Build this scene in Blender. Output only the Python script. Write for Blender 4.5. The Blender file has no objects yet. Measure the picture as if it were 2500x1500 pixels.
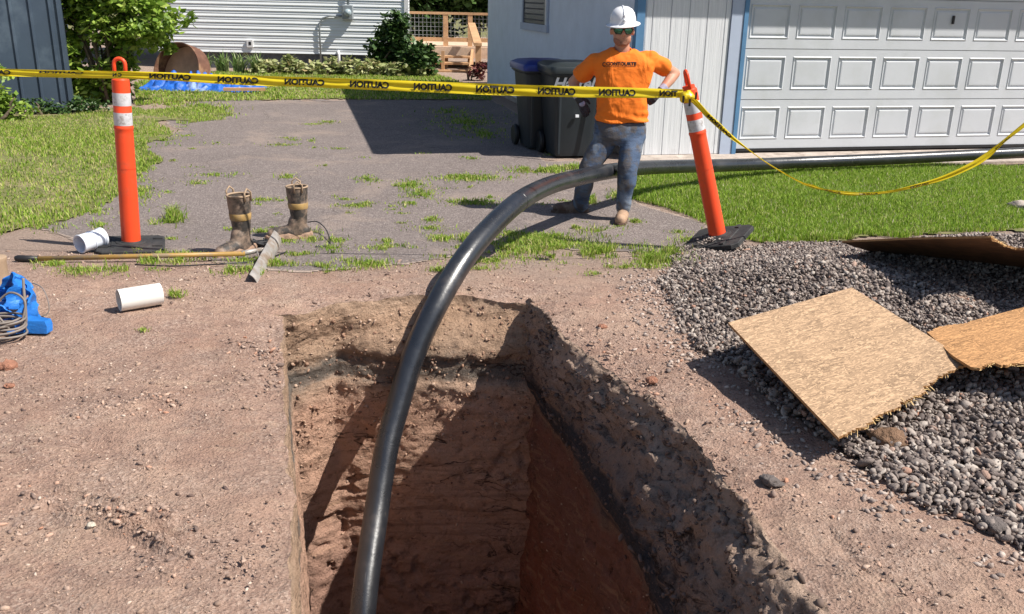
import bpy, math, random
import numpy as np
from mathutils import Vector, Matrix
random.seed(7); rng = np.random.default_rng(7)
R = math.radians
C = bpy.context.scene.collection
scene = bpy.context.scene
# ---------------------------------------------------------------- camera, sky, sun
F = 2230.0; PITCH = R(18.7); ROLL = .021; H = 1.6
CAM = np.array([0., 0., H])
FW = np.array([0, math.cos(PITCH), -math.sin(PITCH)])
_u0 = np.array([0, math.sin(PITCH), math.cos(PITCH)]); _r0 = np.array([1., 0, 0])
RT = math.cos(ROLL)*_r0 + math.sin(ROLL)*_u0
UP = math.cos(ROLL)*_u0 - math.sin(ROLL)*_r0
cd = bpy.data.cameras.new('camera'); cam = bpy.data.objects.new('camera', cd); C.objects.link(cam)
cam.matrix_world = Matrix(((RT[0], UP[0], -FW[0], 0), (RT[1], UP[1], -FW[1], 0), (RT[2], UP[2], -FW[2], H), (0, 0, 0, 1)))
cd.sensor_width = 36; cd.lens = 36*F/2500; cd.clip_end = 500; cd.clip_start = .05
scene.camera = cam
SUN_EL = R(51.5); SUN_A = R(-19)          # angle from +X towards +Y
sv = np.array([math.cos(SUN_A)*math.cos(SUN_EL), math.sin(SUN_A)*math.cos(SUN_EL), math.sin(SUN_EL)])
w = bpy.data.worlds.new('World'); scene.world = w; w.use_nodes = True
nt = w.node_tree; sky = nt.nodes.new('ShaderNodeTexSky'); sky.sky_type = 'NISHITA'; sky.sun_disc = False
sky.sun_elevation = SUN_EL; sky.sun_rotation = R(90) - SUN_A
bg = nt.nodes['Background']; nt.links.new(sky.outputs[0], bg.inputs[0]); bg.inputs[1].default_value = .074
sl = bpy.data.lights.new('sun', 'SUN'); sl.energy = 5.0; sl.angle = R(.5); sl.color = (1, .95, .87)
so = bpy.data.objects.new('sun', sl); C.objects.link(so)
so.rotation_euler = Vector(sv).to_track_quat('Z', 'Y').to_euler(); so.location = (20, -4, 20)
scene.view_settings.view_transform = 'Standard'; scene.view_settings.look = 'None'
scene.view_settings.exposure = 0.5; scene.view_settings.gamma = 1
scene.cycles.max_bounces = 6
# ---------------------------------------------------------------- helpers: picture point -> real place
def ray(x, y): return FW*F + RT*(x-1250) + UP*(750-y)
def atz(x, y, z=0.): d = ray(x, y); return CAM + d*((z-H)/d[2])
def aty(x, y, Y): d = ray(x, y); return CAM + d*(Y/d[1])
def atzc(x, y, zc): return CAM + ray(x, y)*(zc/F)
def onpl(x, y, p0, n): d = ray(x, y); n = np.array(n); return CAM + d*(np.dot(n, np.array(p0)-CAM)/np.dot(n, d))
def proj(P):
    v = np.asarray(P) - CAM; z = v@FW
    return 1250 + F*(v@RT)/z, 750 - F*(v@UP)/z
# value noise, numpy
def _h(i, j, k, s):
    n = (i*374761393 + j*668265263 + k*2147483647 + s*974634777) & 0xffffffff
    n = ((n ^ (n >> 13))*1274126177) & 0xffffffff
    n = n ^ (n >> 16)
    return (n & 0xffff)/32767.5 - 1.0
def vn(x, y, z=0., s=0):
    x, y, z = np.broadcast_arrays(np.asarray(x, float), np.asarray(y, float), np.asarray(z, float))
    i = np.floor(x).astype(np.int64); j = np.floor(y).astype(np.int64); k = np.floor(z).astype(np.int64)
    fx, fy, fz = x-i, y-j, z-k
    fx = fx*fx*(3-2*fx); fy = fy*fy*(3-2*fy); fz = fz*fz*(3-2*fz)
    r = 0
    for a in (0, 1):
        for b in (0, 1):
            for c in (0, 1):
                r = r + _h(i+a, j+b, k+c, s)*(fx if a else 1-fx)*(fy if b else 1-fy)*(fz if c else 1-fz)
    return r
def fbm(x, y, z=0., s=0, o=4):
    r = 0; a = 1.; t = 0
    for q in range(o):
        r = r + a*vn(np.asarray(x)*2**q, np.asarray(y)*2**q, np.asarray(z)*2**q, s+q*17); t += a; a *= .5
    return r/t
def sst(a, b, x): t = np.clip((x-a)/(b-a), 0, 1); return t*t*(3-2*t)
def inpoly(px, py, poly):
    px = np.asarray(px); py = np.asarray(py); r = np.zeros(px.shape, bool); n = len(poly)
    for i in range(n):
        x1, y1 = poly[i]; x2, y2 = poly[(i+1) % n]
        if y1 == y2: continue
        r ^= ((y1 > py) != (y2 > py)) & (px < (x2-x1)*(py-y1)/(y2-y1)+x1)
    return r
# ---------------------------------------------------------------- helpers: materials
def N(t, typ, **k):
    n = t.nodes.new(typ)
    for a, b in k.items():
        if a.startswith('i_'): n.inputs[a[2:].replace('_', ' ')].default_value = b
        else: setattr(n, a, b)
    return n
def col4(c): return (c[0], c[1], c[2], 1)
def ramp(t, stops, fac=None, interp='LINEAR'):
    n = t.nodes.new('ShaderNodeValToRGB'); e = n.color_ramp; e.interpolation = interp
    while len(e.elements) < len(stops): e.elements.new(.5)
    for q, (p, c) in zip(e.elements, stops): q.position = p; q.color = col4(c) if len(c) == 3 else c
    if fac is not None: t.links.new(fac, n.inputs[0])
    return n.outputs[0]
def noise(t, vec, scale, detail=6, rough=.6, dist=0.):
    n = N(t, 'ShaderNodeTexNoise'); n.inputs['Scale'].default_value = scale; n.inputs['Detail'].default_value = detail
    n.inputs['Roughness'].default_value = rough; n.inputs['Distortion'].default_value = dist
    t.links.new(vec, n.inputs['Vector']); return n.outputs[0]
def mapping(t, vec, sc=(1, 1, 1), rot=(0, 0, 0)):
    n = N(t, 'ShaderNodeMapping'); n.inputs['Scale'].default_value = sc; n.inputs['Rotation'].default_value = rot
    t.links.new(vec, n.inputs[0]); return n.outputs[0]
def mix(t, fac, a, b, mode='MIX'):
    n = N(t, 'ShaderNodeMix', data_type='RGBA', blend_type=mode)
    for s, v in ((n.inputs[0], fac), (n.inputs[6], a), (n.inputs[7], b)):
        if isinstance(v, (int, float)): s.default_value = v
        elif isinstance(v, tuple): s.default_value = col4(v)
        else: t.links.new(v, s)
    return n.outputs[2]
def mth(t, op, a, b=0., c=None):
    n = N(t, 'ShaderNodeMath', operation=op)
    for s, v in zip(n.inputs, (a, b, c)):
        if v is None: continue
        if isinstance(v, (int, float)): s.default_value = v
        else: t.links.new(v, s)
    return n.outputs[0]
def bump(t, bs, hgt, dist, strength=1., prev=None):
    n = N(t, 'ShaderNodeBump'); n.inputs['Strength'].default_value = strength; n.inputs['Distance'].default_value = dist
    t.links.new(hgt, n.inputs['Height'])
    if prev is not None: t.links.new(prev, n.inputs['Normal'])
    t.links.new(n.outputs[0], bs.inputs['Normal']); return n.outputs[0]
def newmat(name, rough=.6, metal=0., spec=.4):
    m = bpy.data.materials.new(name); m.use_nodes = True; t = m.node_tree; b = t.nodes['Principled BSDF']
    b.inputs['Roughness'].default_value = rough; b.inputs['Metallic'].default_value = metal
    b.inputs['Specular IOR Level'].default_value = spec
    tc = t.nodes.new('ShaderNodeTexCoord')
    return m, t, b, tc.outputs['Object']
def simple(name, c, rough=.6, metal=0., var=.15, scale=8., bmp=0., bscale=60., spec=.4, dirt=None, dsc=5., dlo=.5, dhi=.62):
    m, t, b, v = newmat(name, rough, metal, spec)
    lo = tuple(x*(1-var) for x in c); hi = tuple(min(1, x*(1+var)) for x in c)
    o = ramp(t, [(.3, lo), (.7, hi)], noise(t, v, scale))
    if dirt is not None:
        f = ramp(t, [(dlo, (0, 0, 0)), (dhi, (1, 1, 1))], noise(t, v, dsc, 8, .65))
        o = mix(t, f, o, dirt)
    t.links.new(o, b.inputs['Base Color'])
    if bmp: bump(t, b, noise(t, v, bscale, 5), bmp)
    return m
def island(name, stops, rough=.7, trans=0., bmp=0., spec=.3):
    m, t, b, v = newmat(name, rough, 0, spec)
    g = t.nodes.new('ShaderNodeNewGeometry')
    c = ramp(t, stops, g.outputs['Random Per Island'])
    t.links.new(c, b.inputs['Base Color'])
    if bmp: bump(t, b, noise(t, v, 120, 4), bmp)
    if trans:
        tr = t.nodes.new('ShaderNodeBsdfTranslucent'); t.links.new(c, tr.inputs[0])
        ms = t.nodes.new('ShaderNodeMixShader'); ms.inputs[0].default_value = trans
        out = t.nodes['Material Output']
        t.links.new(b.outputs[0], ms.inputs[1]); t.links.new(tr.outputs[0], ms.inputs[2]); t.links.new(ms.outputs[0], out.inputs[0])
    return m
# ---------------------------------------------------------------- helpers: meshes and objects
class MB:
    def __init__(s): s.v = []; s.f = []
    def add(s, vs, fs):
        o = len(s.v); s.v += [tuple(map(float, p)) for p in vs]; s.f += [tuple(i+o for i in f) for f in fs]; return s
    def box(s, a, b, M=None, bev=0.):
        x0, y0, z0 = a; x1, y1, z1 = b
        if bev:
            e = bev; vs = []
            for z, q in ((z0, e), (z0+e, 0), (z1-e, 0), (z1, e)):
                for (x, y, sx, sy) in ((x0, y0, 1, 1), (x1, y0, -1, 1), (x1, y1, -1, -1), (x0, y1, 1, -1)):
                    vs += [(x+sx*(q+e), y+sy*q, z), (x+sx*q, y+sy*(q+e), z)] if (sx*sy > 0) is False else [(x+sx*q, y+sy*(q+e), z), (x+sx*(q+e), y+sy*q, z)]
            fs = [tuple(range(7, -1, -1)), tuple(range(24, 32))]
            for r in range(3):
                for i in range(8): fs.append((r*8+i, r*8+(i+1) % 8, r*8+8+(i+1) % 8, r*8+8+i))
        else:
            vs = [(x0, y0, z0), (x1, y0, z0), (x1, y1, z0), (x0, y1, z0), (x0, y0, z1), (x1, y0, z1), (x1, y1, z1), (x0, y1, z1)]
            fs = [(3, 2, 1, 0), (4, 5, 6, 7), (0, 1, 5, 4), (1, 2, 6, 5), (2, 3, 7, 6), (3, 0, 4, 7)]
        if M is not None: vs = [tuple(M @ Vector(p)) for p in vs]
        return s.add(vs, fs)
    def rings(s, rs, cap=True, close=False):
        n = len(rs[0]); vs = [p for r in rs for p in r]; fs = []
        m = len(rs)
        for i in range(m if close else m-1):
            for j in range(n):
                a = i*n+j; b = i*n+(j+1) % n; c = ((i+1) % m)*n+(j+1) % n; d = ((i+1) % m)*n+j
                fs.append((a, b, c, d))
        if cap and not close: fs += [tuple(range(n-1, -1, -1)), tuple(range((m-1)*n, m*n))]
        return s.add(vs, fs)
    def tube(s, pts, r, n=12, cap=True, sq=1.):
        P = [np.array(p, float) for p in pts]; rs = r if hasattr(r, '__len__') else [r]*len(P)
        T = [P[min(i+1, len(P)-1)]-P[max(i-1, 0)] for i in range(len(P))]; T = [t/(np.linalg.norm(t)+1e-9) for t in T]
        u = np.cross(T[0], (0, 0, 1)); 
        if np.linalg.norm(u) < .1: u = np.cross(T[0], (0, 1, 0))
        u /= np.linalg.norm(u); out = []
        for p, t, q in zip(P, T, rs):
            u = u - t*np.dot(u, t); u /= np.linalg.norm(u); v = np.cross(t, u)
            out.append([tuple(p + q*(math.cos(a)*u + sq*math.sin(a)*v)) for a in [2*math.pi*k/n for k in range(n)]])
        return s.rings(out, cap)
    def lathe(s, prof, n=24, M=None, cap=False):
        rs = [[(r*math.cos(2*math.pi*k/n), r*math.sin(2*math.pi*k/n), z) for k in range(n)] for r, z in prof]
        if M is not None: rs = [[tuple(M @ Vector(p)) for p in r] for r in rs]
        return s.rings(rs, cap)
    def ell(s, c, r, M=None, n=16, m=10):
        rs = []
        for i in range(m+1):
            a = math.pi*(i+.02)/(m+.04)
            rs.append([(r[0]*math.sin(a)*math.cos(2*math.pi*k/n), r[1]*math.sin(a)*math.sin(2*math.pi*k/n), -r[2]*math.cos(a)) for k in range(n)])
        c = Vector(c)
        rs = [[tuple((M @ Vector(p) if M is not None else Vector(p)) + c) for p in q] for q in rs]
        return s.rings(rs)
    def prism(s, poly, z0, z1, M=None):
        n = len(poly); vs = [(x, y, z0) for x, y in poly]+[(x, y, z1) for x, y in poly]
        if M is not None: vs = [tuple(M @ Vector(p)) for p in vs]
        return s.add(vs, [tuple(range(n-1, -1, -1)), tuple(range(n, 2*n))]+[(i, (i+1) % n, n+(i+1) % n, n+i) for i in range(n)])
    def build(s, name, m, parent=None, smooth=False, ang=None):
        me = bpy.data.meshes.new(name); me.from_pydata(s.v, [], s.f); me.update()
        return link(name, me, m, parent, smooth, ang)
def link(name, me, m, parent=None, smooth=False, ang=None):
    for q in (m if isinstance(m, (list, tuple)) else [m]): me.materials.append(q)
    o = bpy.data.objects.new(name, me); C.objects.link(o)
    if parent is not None: o.parent = parent
    if smooth:
        me.polygons.foreach_set('use_smooth', [True]*len(me.polygons))
        if ang is not None:
            try: me.set_sharp_from_angle(angle=R(ang))
            except Exception: pass
    return o
def npmesh(name, V, Fc, m, parent=None, smooth=False):
    me = bpy.data.meshes.new(name); V = np.asarray(V, np.float32); Fc = np.asarray(Fc, np.int32); k = Fc.shape[1]
    me.vertices.add(len(V)); me.vertices.foreach_set('co', V.ravel())
    me.loops.add(Fc.size); me.loops.foreach_set('vertex_index', Fc.ravel())
    me.polygons.add(len(Fc)); me.polygons.foreach_set('loop_start', np.arange(0, Fc.size, k, dtype=np.int32))
    me.update(calc_edges=True); me.validate()
    return link(name, me, m, parent, smooth)
def gridmesh(name, P, m, parent=None, keep=None, smooth=True, flip=False):
    a, b = P.shape[:2]; idx = np.arange(a*b).reshape(a, b)
    q = np.stack([idx[:-1, :-1], idx[:-1, 1:], idx[1:, 1:], idx[1:, :-1]], -1)
    if flip: q = q[..., ::-1]
    q = q.reshape(-1, 4)
    if keep is not None: q = q[keep.reshape(-1)]
    return npmesh(name, P.reshape(-1, 3), q, m, parent, smooth)
def empty(name, loc=(0, 0, 0), rz=0., rot=None):
    o = bpy.data.objects.new(name, None); C.objects.link(o); o.location = loc
    o.rotation_euler = rot if rot is not None else (0, 0, rz); o.empty_display_size = .1; return o
def tag(o, label=None, cat=None, group=None, kind=None):
    if label: o['label'] = label
    if cat: o['category'] = cat
    if group: o['group'] = group
    if kind: o['kind'] = kind
    return o
def rotM(ax, deg, loc=(0, 0, 0)): return Matrix.Translation(loc) @ Matrix.Rotation(R(deg), 4, ax)
def text_mesh(txt, size, bold=.0, shear=0., depth=0., spacing=1.):
    cu = bpy.data.curves.new('t', 'FONT'); cu.body = txt; cu.size = size; cu.align_x = 'CENTER'; cu.align_y = 'CENTER'
    cu.offset = bold; cu.shear = shear; cu.extrude = depth; cu.space_character = spacing; cu.resolution_u = 3
    o = bpy.data.objects.new('t', cu); C.objects.link(o); bpy.context.view_layer.update()
    dg = bpy.context.evaluated_depsgraph_get(); me = bpy.data.meshes.new_from_object(o.evaluated_get(dg))
    V = [tuple(v.co) for v in me.vertices]; Fs = [tuple(p.vertices) for p in me.polygons]
    bpy.data.objects.remove(o); bpy.data.meshes.remove(me); return V, Fs
# ---------------------------------------------------------------- the lie of the land
def mound(x, y):
    x = np.asarray(x, float); y = np.asarray(y, float)
    def G(cx, cy, rx, ry, h): return h*np.exp(-((x-cx)/rx)**2-((y-cy)/ry)**2)
    return G(1.75, 5.15, .55, .5, .13)+G(3.3, 5.9, 1.1, .6, .22)+G(2.5, 3.7, .8, .7, .13)+G(2.2, 4.7, .7, .5, .08)
def gz(x, y):
    """ground height: level by the trench, falling gently to the driveway"""
    y = np.asarray(y, float); x = np.asarray(x, float)
    return -.2*sst(4.9, 7.4, y) + mound(x, y)
def gz_s(x, y): return float(gz(x, y))
def g_at(px, py):
    z = 0.
    for _ in range(6): p = atz(px, py, z); z = gz_s(p[0], p[1])
    return atz(px, py, z)
def Lx(y): return np.interp(y, [.3, 2.1, 4.5, 4.62], [-.15, -.585, -1.2, -1.23])
def Rx(y): return np.interp(y, [.3, 2.1, 2.79, 3.4, 3.92, 4.4, 4.87], [1.35, .94, .8, .66, .47, .22, .08])
def Fy(x): return np.interp(x, [-1.3, -1.15, -.95, -.6, -.3, 0, .1], [4.55, 4.62, 4.8, 4.94, 4.96, 4.9, 4.87])
def rimd(x, y, z):
    """rough earth: one vector field used for every face of the trench, so the faces meet"""
    a = 1.; d = [0, 0, 0]
    for k in range(3):
        d[k] = .024*fbm(x*2.2, y*2.2, z*3.5, 11+k*7, 3)+.016*fbm(x*9, y*9, z*16, 41+k*7, 3)+.006*fbm(x*38, y*38, z*60, 81+k*7, 2)
    return d
def ground_detail(x, y):
    rut = 0
    near = 1-sst(4.7, 5.6, y)
    d = .022*fbm(x*1.6, y*1.6, 0, 5, 3)*near + .010*fbm(x*7, y*7, 0, 6, 3)*near + .0055*fbm(x*30, y*30, 0, 8, 2)*near*(.5+np.clip(fbm(x*2.3, y*2.3, 0, 18, 3)+.3, 0, 1)) + .003*fbm(x*5, y*5, 0, 9, 3)
    # tyre/track ridges on the left bank
    px, py = proj(np.stack([x, y, 0*x], -1))
    def ridge(ax, ay, bx, by, wd, h):
        vx, vy = bx-ax, by-ay; L2 = vx*vx+vy*vy; t = np.clip(((px-ax)*vx+(py-ay)*vy)/L2, 0, 1)
        dd = np.hypot(px-ax-t*vx, (py-ay-t*vy)*1.6) + 8*vn(x*25, y*25, 0, 3)
        return h*np.exp(-(dd/wd)**2)
    d = d + ridge(60, 1215, 330, 1260, 16, .022)+ridge(150, 1190, 420, 1265, 12, .026)+ridge(150, 1250, 400, 1330, 15, .028)+ridge(250, 1270, 470, 1370, 12, .022)-ridge(120, 1230, 420, 1300, 16, .03)+ridge(60, 1100, 230, 1140, 18, .014)+ridge(0, 1180, 140, 1130, 14, .014)+ridge(440, 1260, 600, 1390, 14, .014)+ridge(330, 1340, 420, 1420, 12, .014)+ridge(180, 1010, 420, 980, 14, .010)+ridge(420, 980, 620, 1060, 14, .010)-ridge(200, 1080, 420, 1120, 26, .012)
    d = d + ridge(2020, 1290, 2110, 1390, 10, -.015)+ridge(2110, 1390, 2280, 1490, 10, -.012)+ridge(2300, 1330, 2480, 1480, 14, .01)
    return d*np.where(x > -9, 1, 0)
# ---------------------------------------------------------------- earth materials
def earth_mat():
    m, t, b, v = newmat('earth', .95, 0, .15)
    n1 = noise(t, v, 1.3, 6, .65, .4); n2 = noise(t, v, 9, 8, .7); n3 = noise(t, v, 60, 6, .7); n4 = noise(t, v, 240, 3, .7)
    c = ramp(t, [(.36, (.36, .22, .16)), (.48, (.465, .295, .222)), (.62, (.54, .365, .272))], n1)
    c = mix(t, ramp(t, [(.36, (.7, .7, .7)), (.5, (0, 0, 0))], n2), c, (.33, .21, .165))
    c = mix(t, ramp(t, [(.57, (0, 0, 0)), (.7, (.6, .6, .6))], n2), c, (.60, .43, .325))
    # patches of red clay
    red = noise(t, mapping(t, v, (1, 1.4, 1)), 2.3, 5, .6)
    c = mix(t, ramp(t, [(.64, (0, 0, 0)), (.74, (.6, .6, .6))], red), c, (.40, .185, .12))
    # crushed stone specks
    vo = N(t, 'ShaderNodeTexVoronoi'); vo.inputs['Scale'].default_value = 95; t.links.new(v, vo.inputs[0])
    spk = ramp(t, [(.0, (.15, .11, .10)), (.5, (.40, .28, .225)), (1, (.70, .56, .47))], vo.outputs['Color'])
    gm = mth(t, 'MULTIPLY', ramp(t, [(.4, (.15, .15, .15)), (.62, (.75, .75, .75))], noise(t, v, 3.1, 5, .6)), .75)
    c = mix(t, gm, c, spk)
    sc_ = noise(t, mapping(t, v, (2.2, 5.5, 3), (0, 0, R(-22))), 1.6, 7, .72, .8)
    c = mix(t, ramp(t, [(.34, (.6, .6, .6)), (.47, (0, 0, 0))], sc_), c, (.30, .20, .16))
    c = mix(t, ramp(t, [(.56, (0, 0, 0)), (.66, (.5, .5, .5))], sc_), c, (.60, .44, .325))
    c = mix(t, ramp(t, [(.35, (.55, .55, .55)), (.46, (0, 0, 0))], n3), c, (.19, .125, .10))
    # greyer and stonier towards the driveway
    sp = N(t, 'ShaderNodeSeparateXYZ'); t.links.new(v, sp.inputs[0])
    far = N(t, 'ShaderNodeMapRange', clamp=True); far.inputs[1].default_value = 4.95; far.inputs[2].default_value = 5.9
    t.links.new(mth(t, 'ADD', sp.outputs[1], mth(t, 'MULTIPLY', mth(t, 'SUBTRACT', n1, .5), 1.6)), far.inputs[0])
    gr = ramp(t, [(.3, (.22, .17, .14)), (.5, (.34, .265, .22)), (.7, (.46, .37, .31))], n3)
    c = mix(t, mth(t, 'MULTIPLY', far.outputs[0], .7), c, gr)
    t.links.new(c, b.inputs['Base Color'])
    p = bump(t, b, n2, .035); p = bump(t, b, n3, .016, 1, p); bump(t, b, vo.outputs['Distance'], .006, .8, p)
    return m
def clay_mat(name, stops, gain=1.):
    """cut face of the trench: soil layers by depth"""
    m, t, b, v = newmat(name, .93, 0, .2)
    sp = N(t, 'ShaderNodeSeparateXYZ'); t.links.new(v, sp.inputs[0])
    n1 = noise(t, v, 2.2, 5, .6); n2 = noise(t, v, 12, 8, .7); n3 = noise(t, v, 75, 5, .7)
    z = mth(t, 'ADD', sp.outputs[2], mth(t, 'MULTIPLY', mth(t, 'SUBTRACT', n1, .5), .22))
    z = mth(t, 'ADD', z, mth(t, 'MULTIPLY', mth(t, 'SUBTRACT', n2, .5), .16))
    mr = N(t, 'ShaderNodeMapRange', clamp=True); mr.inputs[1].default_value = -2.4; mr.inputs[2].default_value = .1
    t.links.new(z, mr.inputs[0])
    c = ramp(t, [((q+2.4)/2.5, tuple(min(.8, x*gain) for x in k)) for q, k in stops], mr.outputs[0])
    # thin strata
    st = noise(t, mapping(t, v, (1.2, 1.2, 22), (0, R(3), 0)), 1.0, 6, .65, .6)
    c = mix(t, ramp(t, [(.34, (.6, .6, .6)), (.46, (0, 0, 0))], st), c, mix(t, .5, c, (.10, .055, .035)))
    c = mix(t, ramp(t, [(.53, (0, 0, 0)), (.68, (.55, .55, .55))], st), c, (.50, .31, .20))
    c = mix(t, ramp(t, [(.33, (.85, .85, .85)), (.46, (0, 0, 0))], n2), c, mix(t, .65, c, (.07, .045, .035)))
    c = mix(t, ramp(t, [(.58, (0, 0, 0)), (.7, (.45, .45, .45))], n3), c, mix(t, .5, c, (.62, .45, .33)))
    # drying cracks running roughly level, and lumps
    ck = noise(t, mapping(t, v, (2.2, 2.2, 7), (0, R(-8), 0)), 1.1, 5, .55, .5)
    cl = ramp(t, [(.485, (0, 0, 0)), (.5, (1, 1, 1)), (.515, (0, 0, 0))], ck); gate = ramp(t, [(.5, (0, 0, 0)), (.6, (.9, .9, .9))], n1)
    cf = mth(t, 'MULTIPLY', cl, gate); c = mix(t, cf, c, (.035, .018, .014))
    vo = N(t, 'ShaderNodeTexVoronoi'); vo.inputs['Scale'].default_value = 38; t.links.new(v, vo.inputs[0])
    c = mix(t, mth(t, 'MULTIPLY', ramp(t, [(.55, (0, 0, 0)), (.75, (.6, .6, .6))], n2), .8), c, mix(t, .5, c, ramp(t, [(0, (.10, .065, .05)), (1, (.62, .45, .34))], vo.outputs['Color'])))
    t.links.new(c, b.inputs['Base Color'])
    p = bump(t, b, st, .03, .7); p = bump(t, b, n2, .04, 1, p); p = bump(t, b, vo.outputs['Distance'], .012, .8, p); p = bump(t, b, cf, -.02, 1, p); bump(t, b, n3, .02, 1, p)
    return m
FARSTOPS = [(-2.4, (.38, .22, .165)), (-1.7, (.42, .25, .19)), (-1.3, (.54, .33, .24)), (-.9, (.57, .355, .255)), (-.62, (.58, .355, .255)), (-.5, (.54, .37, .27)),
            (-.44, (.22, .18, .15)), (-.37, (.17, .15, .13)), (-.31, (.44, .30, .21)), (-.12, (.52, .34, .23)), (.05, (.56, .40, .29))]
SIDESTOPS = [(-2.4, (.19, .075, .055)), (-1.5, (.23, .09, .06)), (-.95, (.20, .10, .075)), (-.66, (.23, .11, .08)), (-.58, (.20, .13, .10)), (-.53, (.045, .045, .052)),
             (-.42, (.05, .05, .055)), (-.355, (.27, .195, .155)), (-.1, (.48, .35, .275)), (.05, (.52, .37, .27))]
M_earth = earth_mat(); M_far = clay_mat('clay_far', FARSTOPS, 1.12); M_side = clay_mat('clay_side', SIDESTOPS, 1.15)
def asphalt_mat():
    m, t, b, v = newmat('asphalt', .9, 0, .25)
    n1 = noise(t, v, .8, 5, .6, .5); n2 = noise(t, v, 130, 5, .75); n3 = noise(t, v, 14, 6, .7)
    vo = N(t, 'ShaderNodeTexVoronoi'); vo.inputs['Scale'].default_value = 75; t.links.new(v, vo.inputs[0])
    c = ramp(t, [(.3, (.175, .142, .13)), (.7, (.24, .195, .178))], n1)
    c = mix(t, .45, c, ramp(t, [(0, (.09, .075, .075)), (.6, (.22, .185, .175)), (1, (.52, .46, .42))], vo.outputs['Color']))
    c = mix(t, ramp(t, [(.3, (.6, .6, .6)), (.42, (0, 0, 0))], n2), c, (.08, .07, .07))
    # silt blown over it, worn light patches
    c = mix(t, ramp(t, [(.52, (0, 0, 0)), (.66, (.5, .5, .5))], noise(t, v, 1.1, 7, .7, .4)), c, (.36, .28, .23))
    # cracks
    cr = N(t, 'ShaderNodeTexVoronoi', feature='DISTANCE_TO_EDGE'); cr.inputs['Scale'].default_value = .8
    wv = N(t, 'ShaderNodeMixRGB', blend_type='ADD'); wv.inputs[0].default_value = .35
    nn = N(t, 'ShaderNodeTexNoise'); nn.inputs['Scale'].default_value = 3; t.links.new(v, nn.inputs[0])
    t.links.new(v, wv.inputs[1]); t.links.new(nn.outputs[1], wv.inputs[2]); t.links.new(wv.outputs[0], cr.inputs[0])
    c = mix(t, ramp(t, [(.0, (.5, .5, .5)), (.008, (0, 0, 0))], cr.outputs[0]), c, (.09, .075, .06))
    at = N(t, 'ShaderNodeAttribute'); at.attribute_name = 'edge'
    dirtc = ramp(t, [(.3, (.24, .185, .155)), (.5, (.40, .31, .255)), (.7, (.50, .40, .33))], n2)
    ef = mth(t, 'ADD', at.outputs['Fac'], mth(t, 'MULTIPLY', mth(t, 'SUBTRACT', n3, .5), 1.3))
    c = mix(t, ramp(t, [(.45, (0, 0, 0)), (.7, (1, 1, 1))], ef), c, dirtc)
    t.links.new(c, b.inputs['Base Color'])
    p = bump(t, b, n2, .006); p = bump(t, b, vo.outputs['Distance'], .006, .8, p); bump(t, b, n3, .02, .5, p)
    return m
M_asph = asphalt_mat()
M_soilgreen = simple('turf_soil', (.17, .17, .06), .95, 0, .5, 12, .02, 40, dirt=(.27, .22, .12), dsc=2.5)
# ---------------------------------------------------------------- ground sheets
def spaced(a, b, fine_a, fine_b, df, dc):
    out = [a]; x = a
    while x < b:
        d = df if fine_a <= x <= fine_b else min(dc, df+.12*max(fine_a-x, x-fine_b, 0)); x += d; out.append(min(x, b))
    return np.array(out)
def left_patch():
    ys = spaced(.3, 4.55, 1.9, 4.6, .016, .15); ys = (ys-.3)/(4.55-.3)
    s = 1-np.concatenate([[0], np.cumsum(np.linspace(.012, .1, 150))]); s = (s-s[-1])/(1-s[-1])
    V, S = np.meshgrid(ys, s[::-1], indexing='ij')
    Y = .3+V*(4.55-.3); X = -9+(Lx(Y)+9)*S
    return X, Y, (Lx(Y)-X)
def right_patch():
    ys = spaced(.3, 4.87, 1.9, 4.9, .016, .15); ys = (ys-.3)/(4.87-.3)
    s = np.concatenate([[0], np.cumsum(np.linspace(.012, .09, 150))]); s = s/s[-1]
    V, S = np.meshgrid(ys, s, indexing='ij')
    Y = .3+V*(4.87-.3); X = Rx(Y)+(9-Rx(Y))*S
    return X, Y, (X-Rx(Y))
def groundZ(X, Y, e):
    """e: distance to the trench rim; the rim itself only takes the shared field"""
    k = sst(0, .25, e)
    dx, dy, dz = rimd(X, Y, 0*X)
    kk = 1-sst(0, .3, e)
    return np.stack([X+dx*kk, Y+dy*kk, gz(X, Y)*k+ground_detail(X, Y)*k+dz*kk-.02*kk*kk], -1)
vs = []
X, Y, e = left_patch(); g1 = groundZ(X, Y, e)
Xr, Yr, er = right_patch(); g2 = groundZ(Xr, Yr, er)
xs = np.concatenate([np.linspace(-40, -9.5, 12), spaced(-9, 9, -2.6, 3.2, .022, .2), np.linspace(9.6, 40, 12)])
tt = np.concatenate([[0], np.cumsum(.02*1.028**np.arange(145))]); tt = tt/tt[-1]
T, Xc = np.meshgrid(tt, xs, indexing='ij'); Y0 = Fy(Xc)
Y0 = np.where(Xc < -1.3, 4.55, np.where(Xc > .1, 4.87, Y0)); Yc = Y0+(45-Y0)*T
ein = np.hypot(Yc-Y0, np.maximum(0, np.maximum(-1.25-Xc, Xc-.1)))
g3 = groundZ(Xc, Yc, ein)
def joingrids(name, gs, mats):
    V = []; Fc = []; o = 0
    for P in gs:
        a, b = P.shape[:2]; idx = np.arange(a*b).reshape(a, b)+o
        V.append(P.reshape(-1, 3)); Fc.append(np.stack([idx[:-1, :-1], idx[:-1, 1:], idx[1:, 1:], idx[1:, :-1]], -1).reshape(-1, 4)); o += a*b
    return npmesh(name, np.concatenate(V), np.concatenate(Fc), mats, smooth=True)
ground = joingrids('ground', [g1, g2, g3], M_earth); tag(ground, 'bare pinkish dirt ground around the trench', kind='structure')
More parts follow.
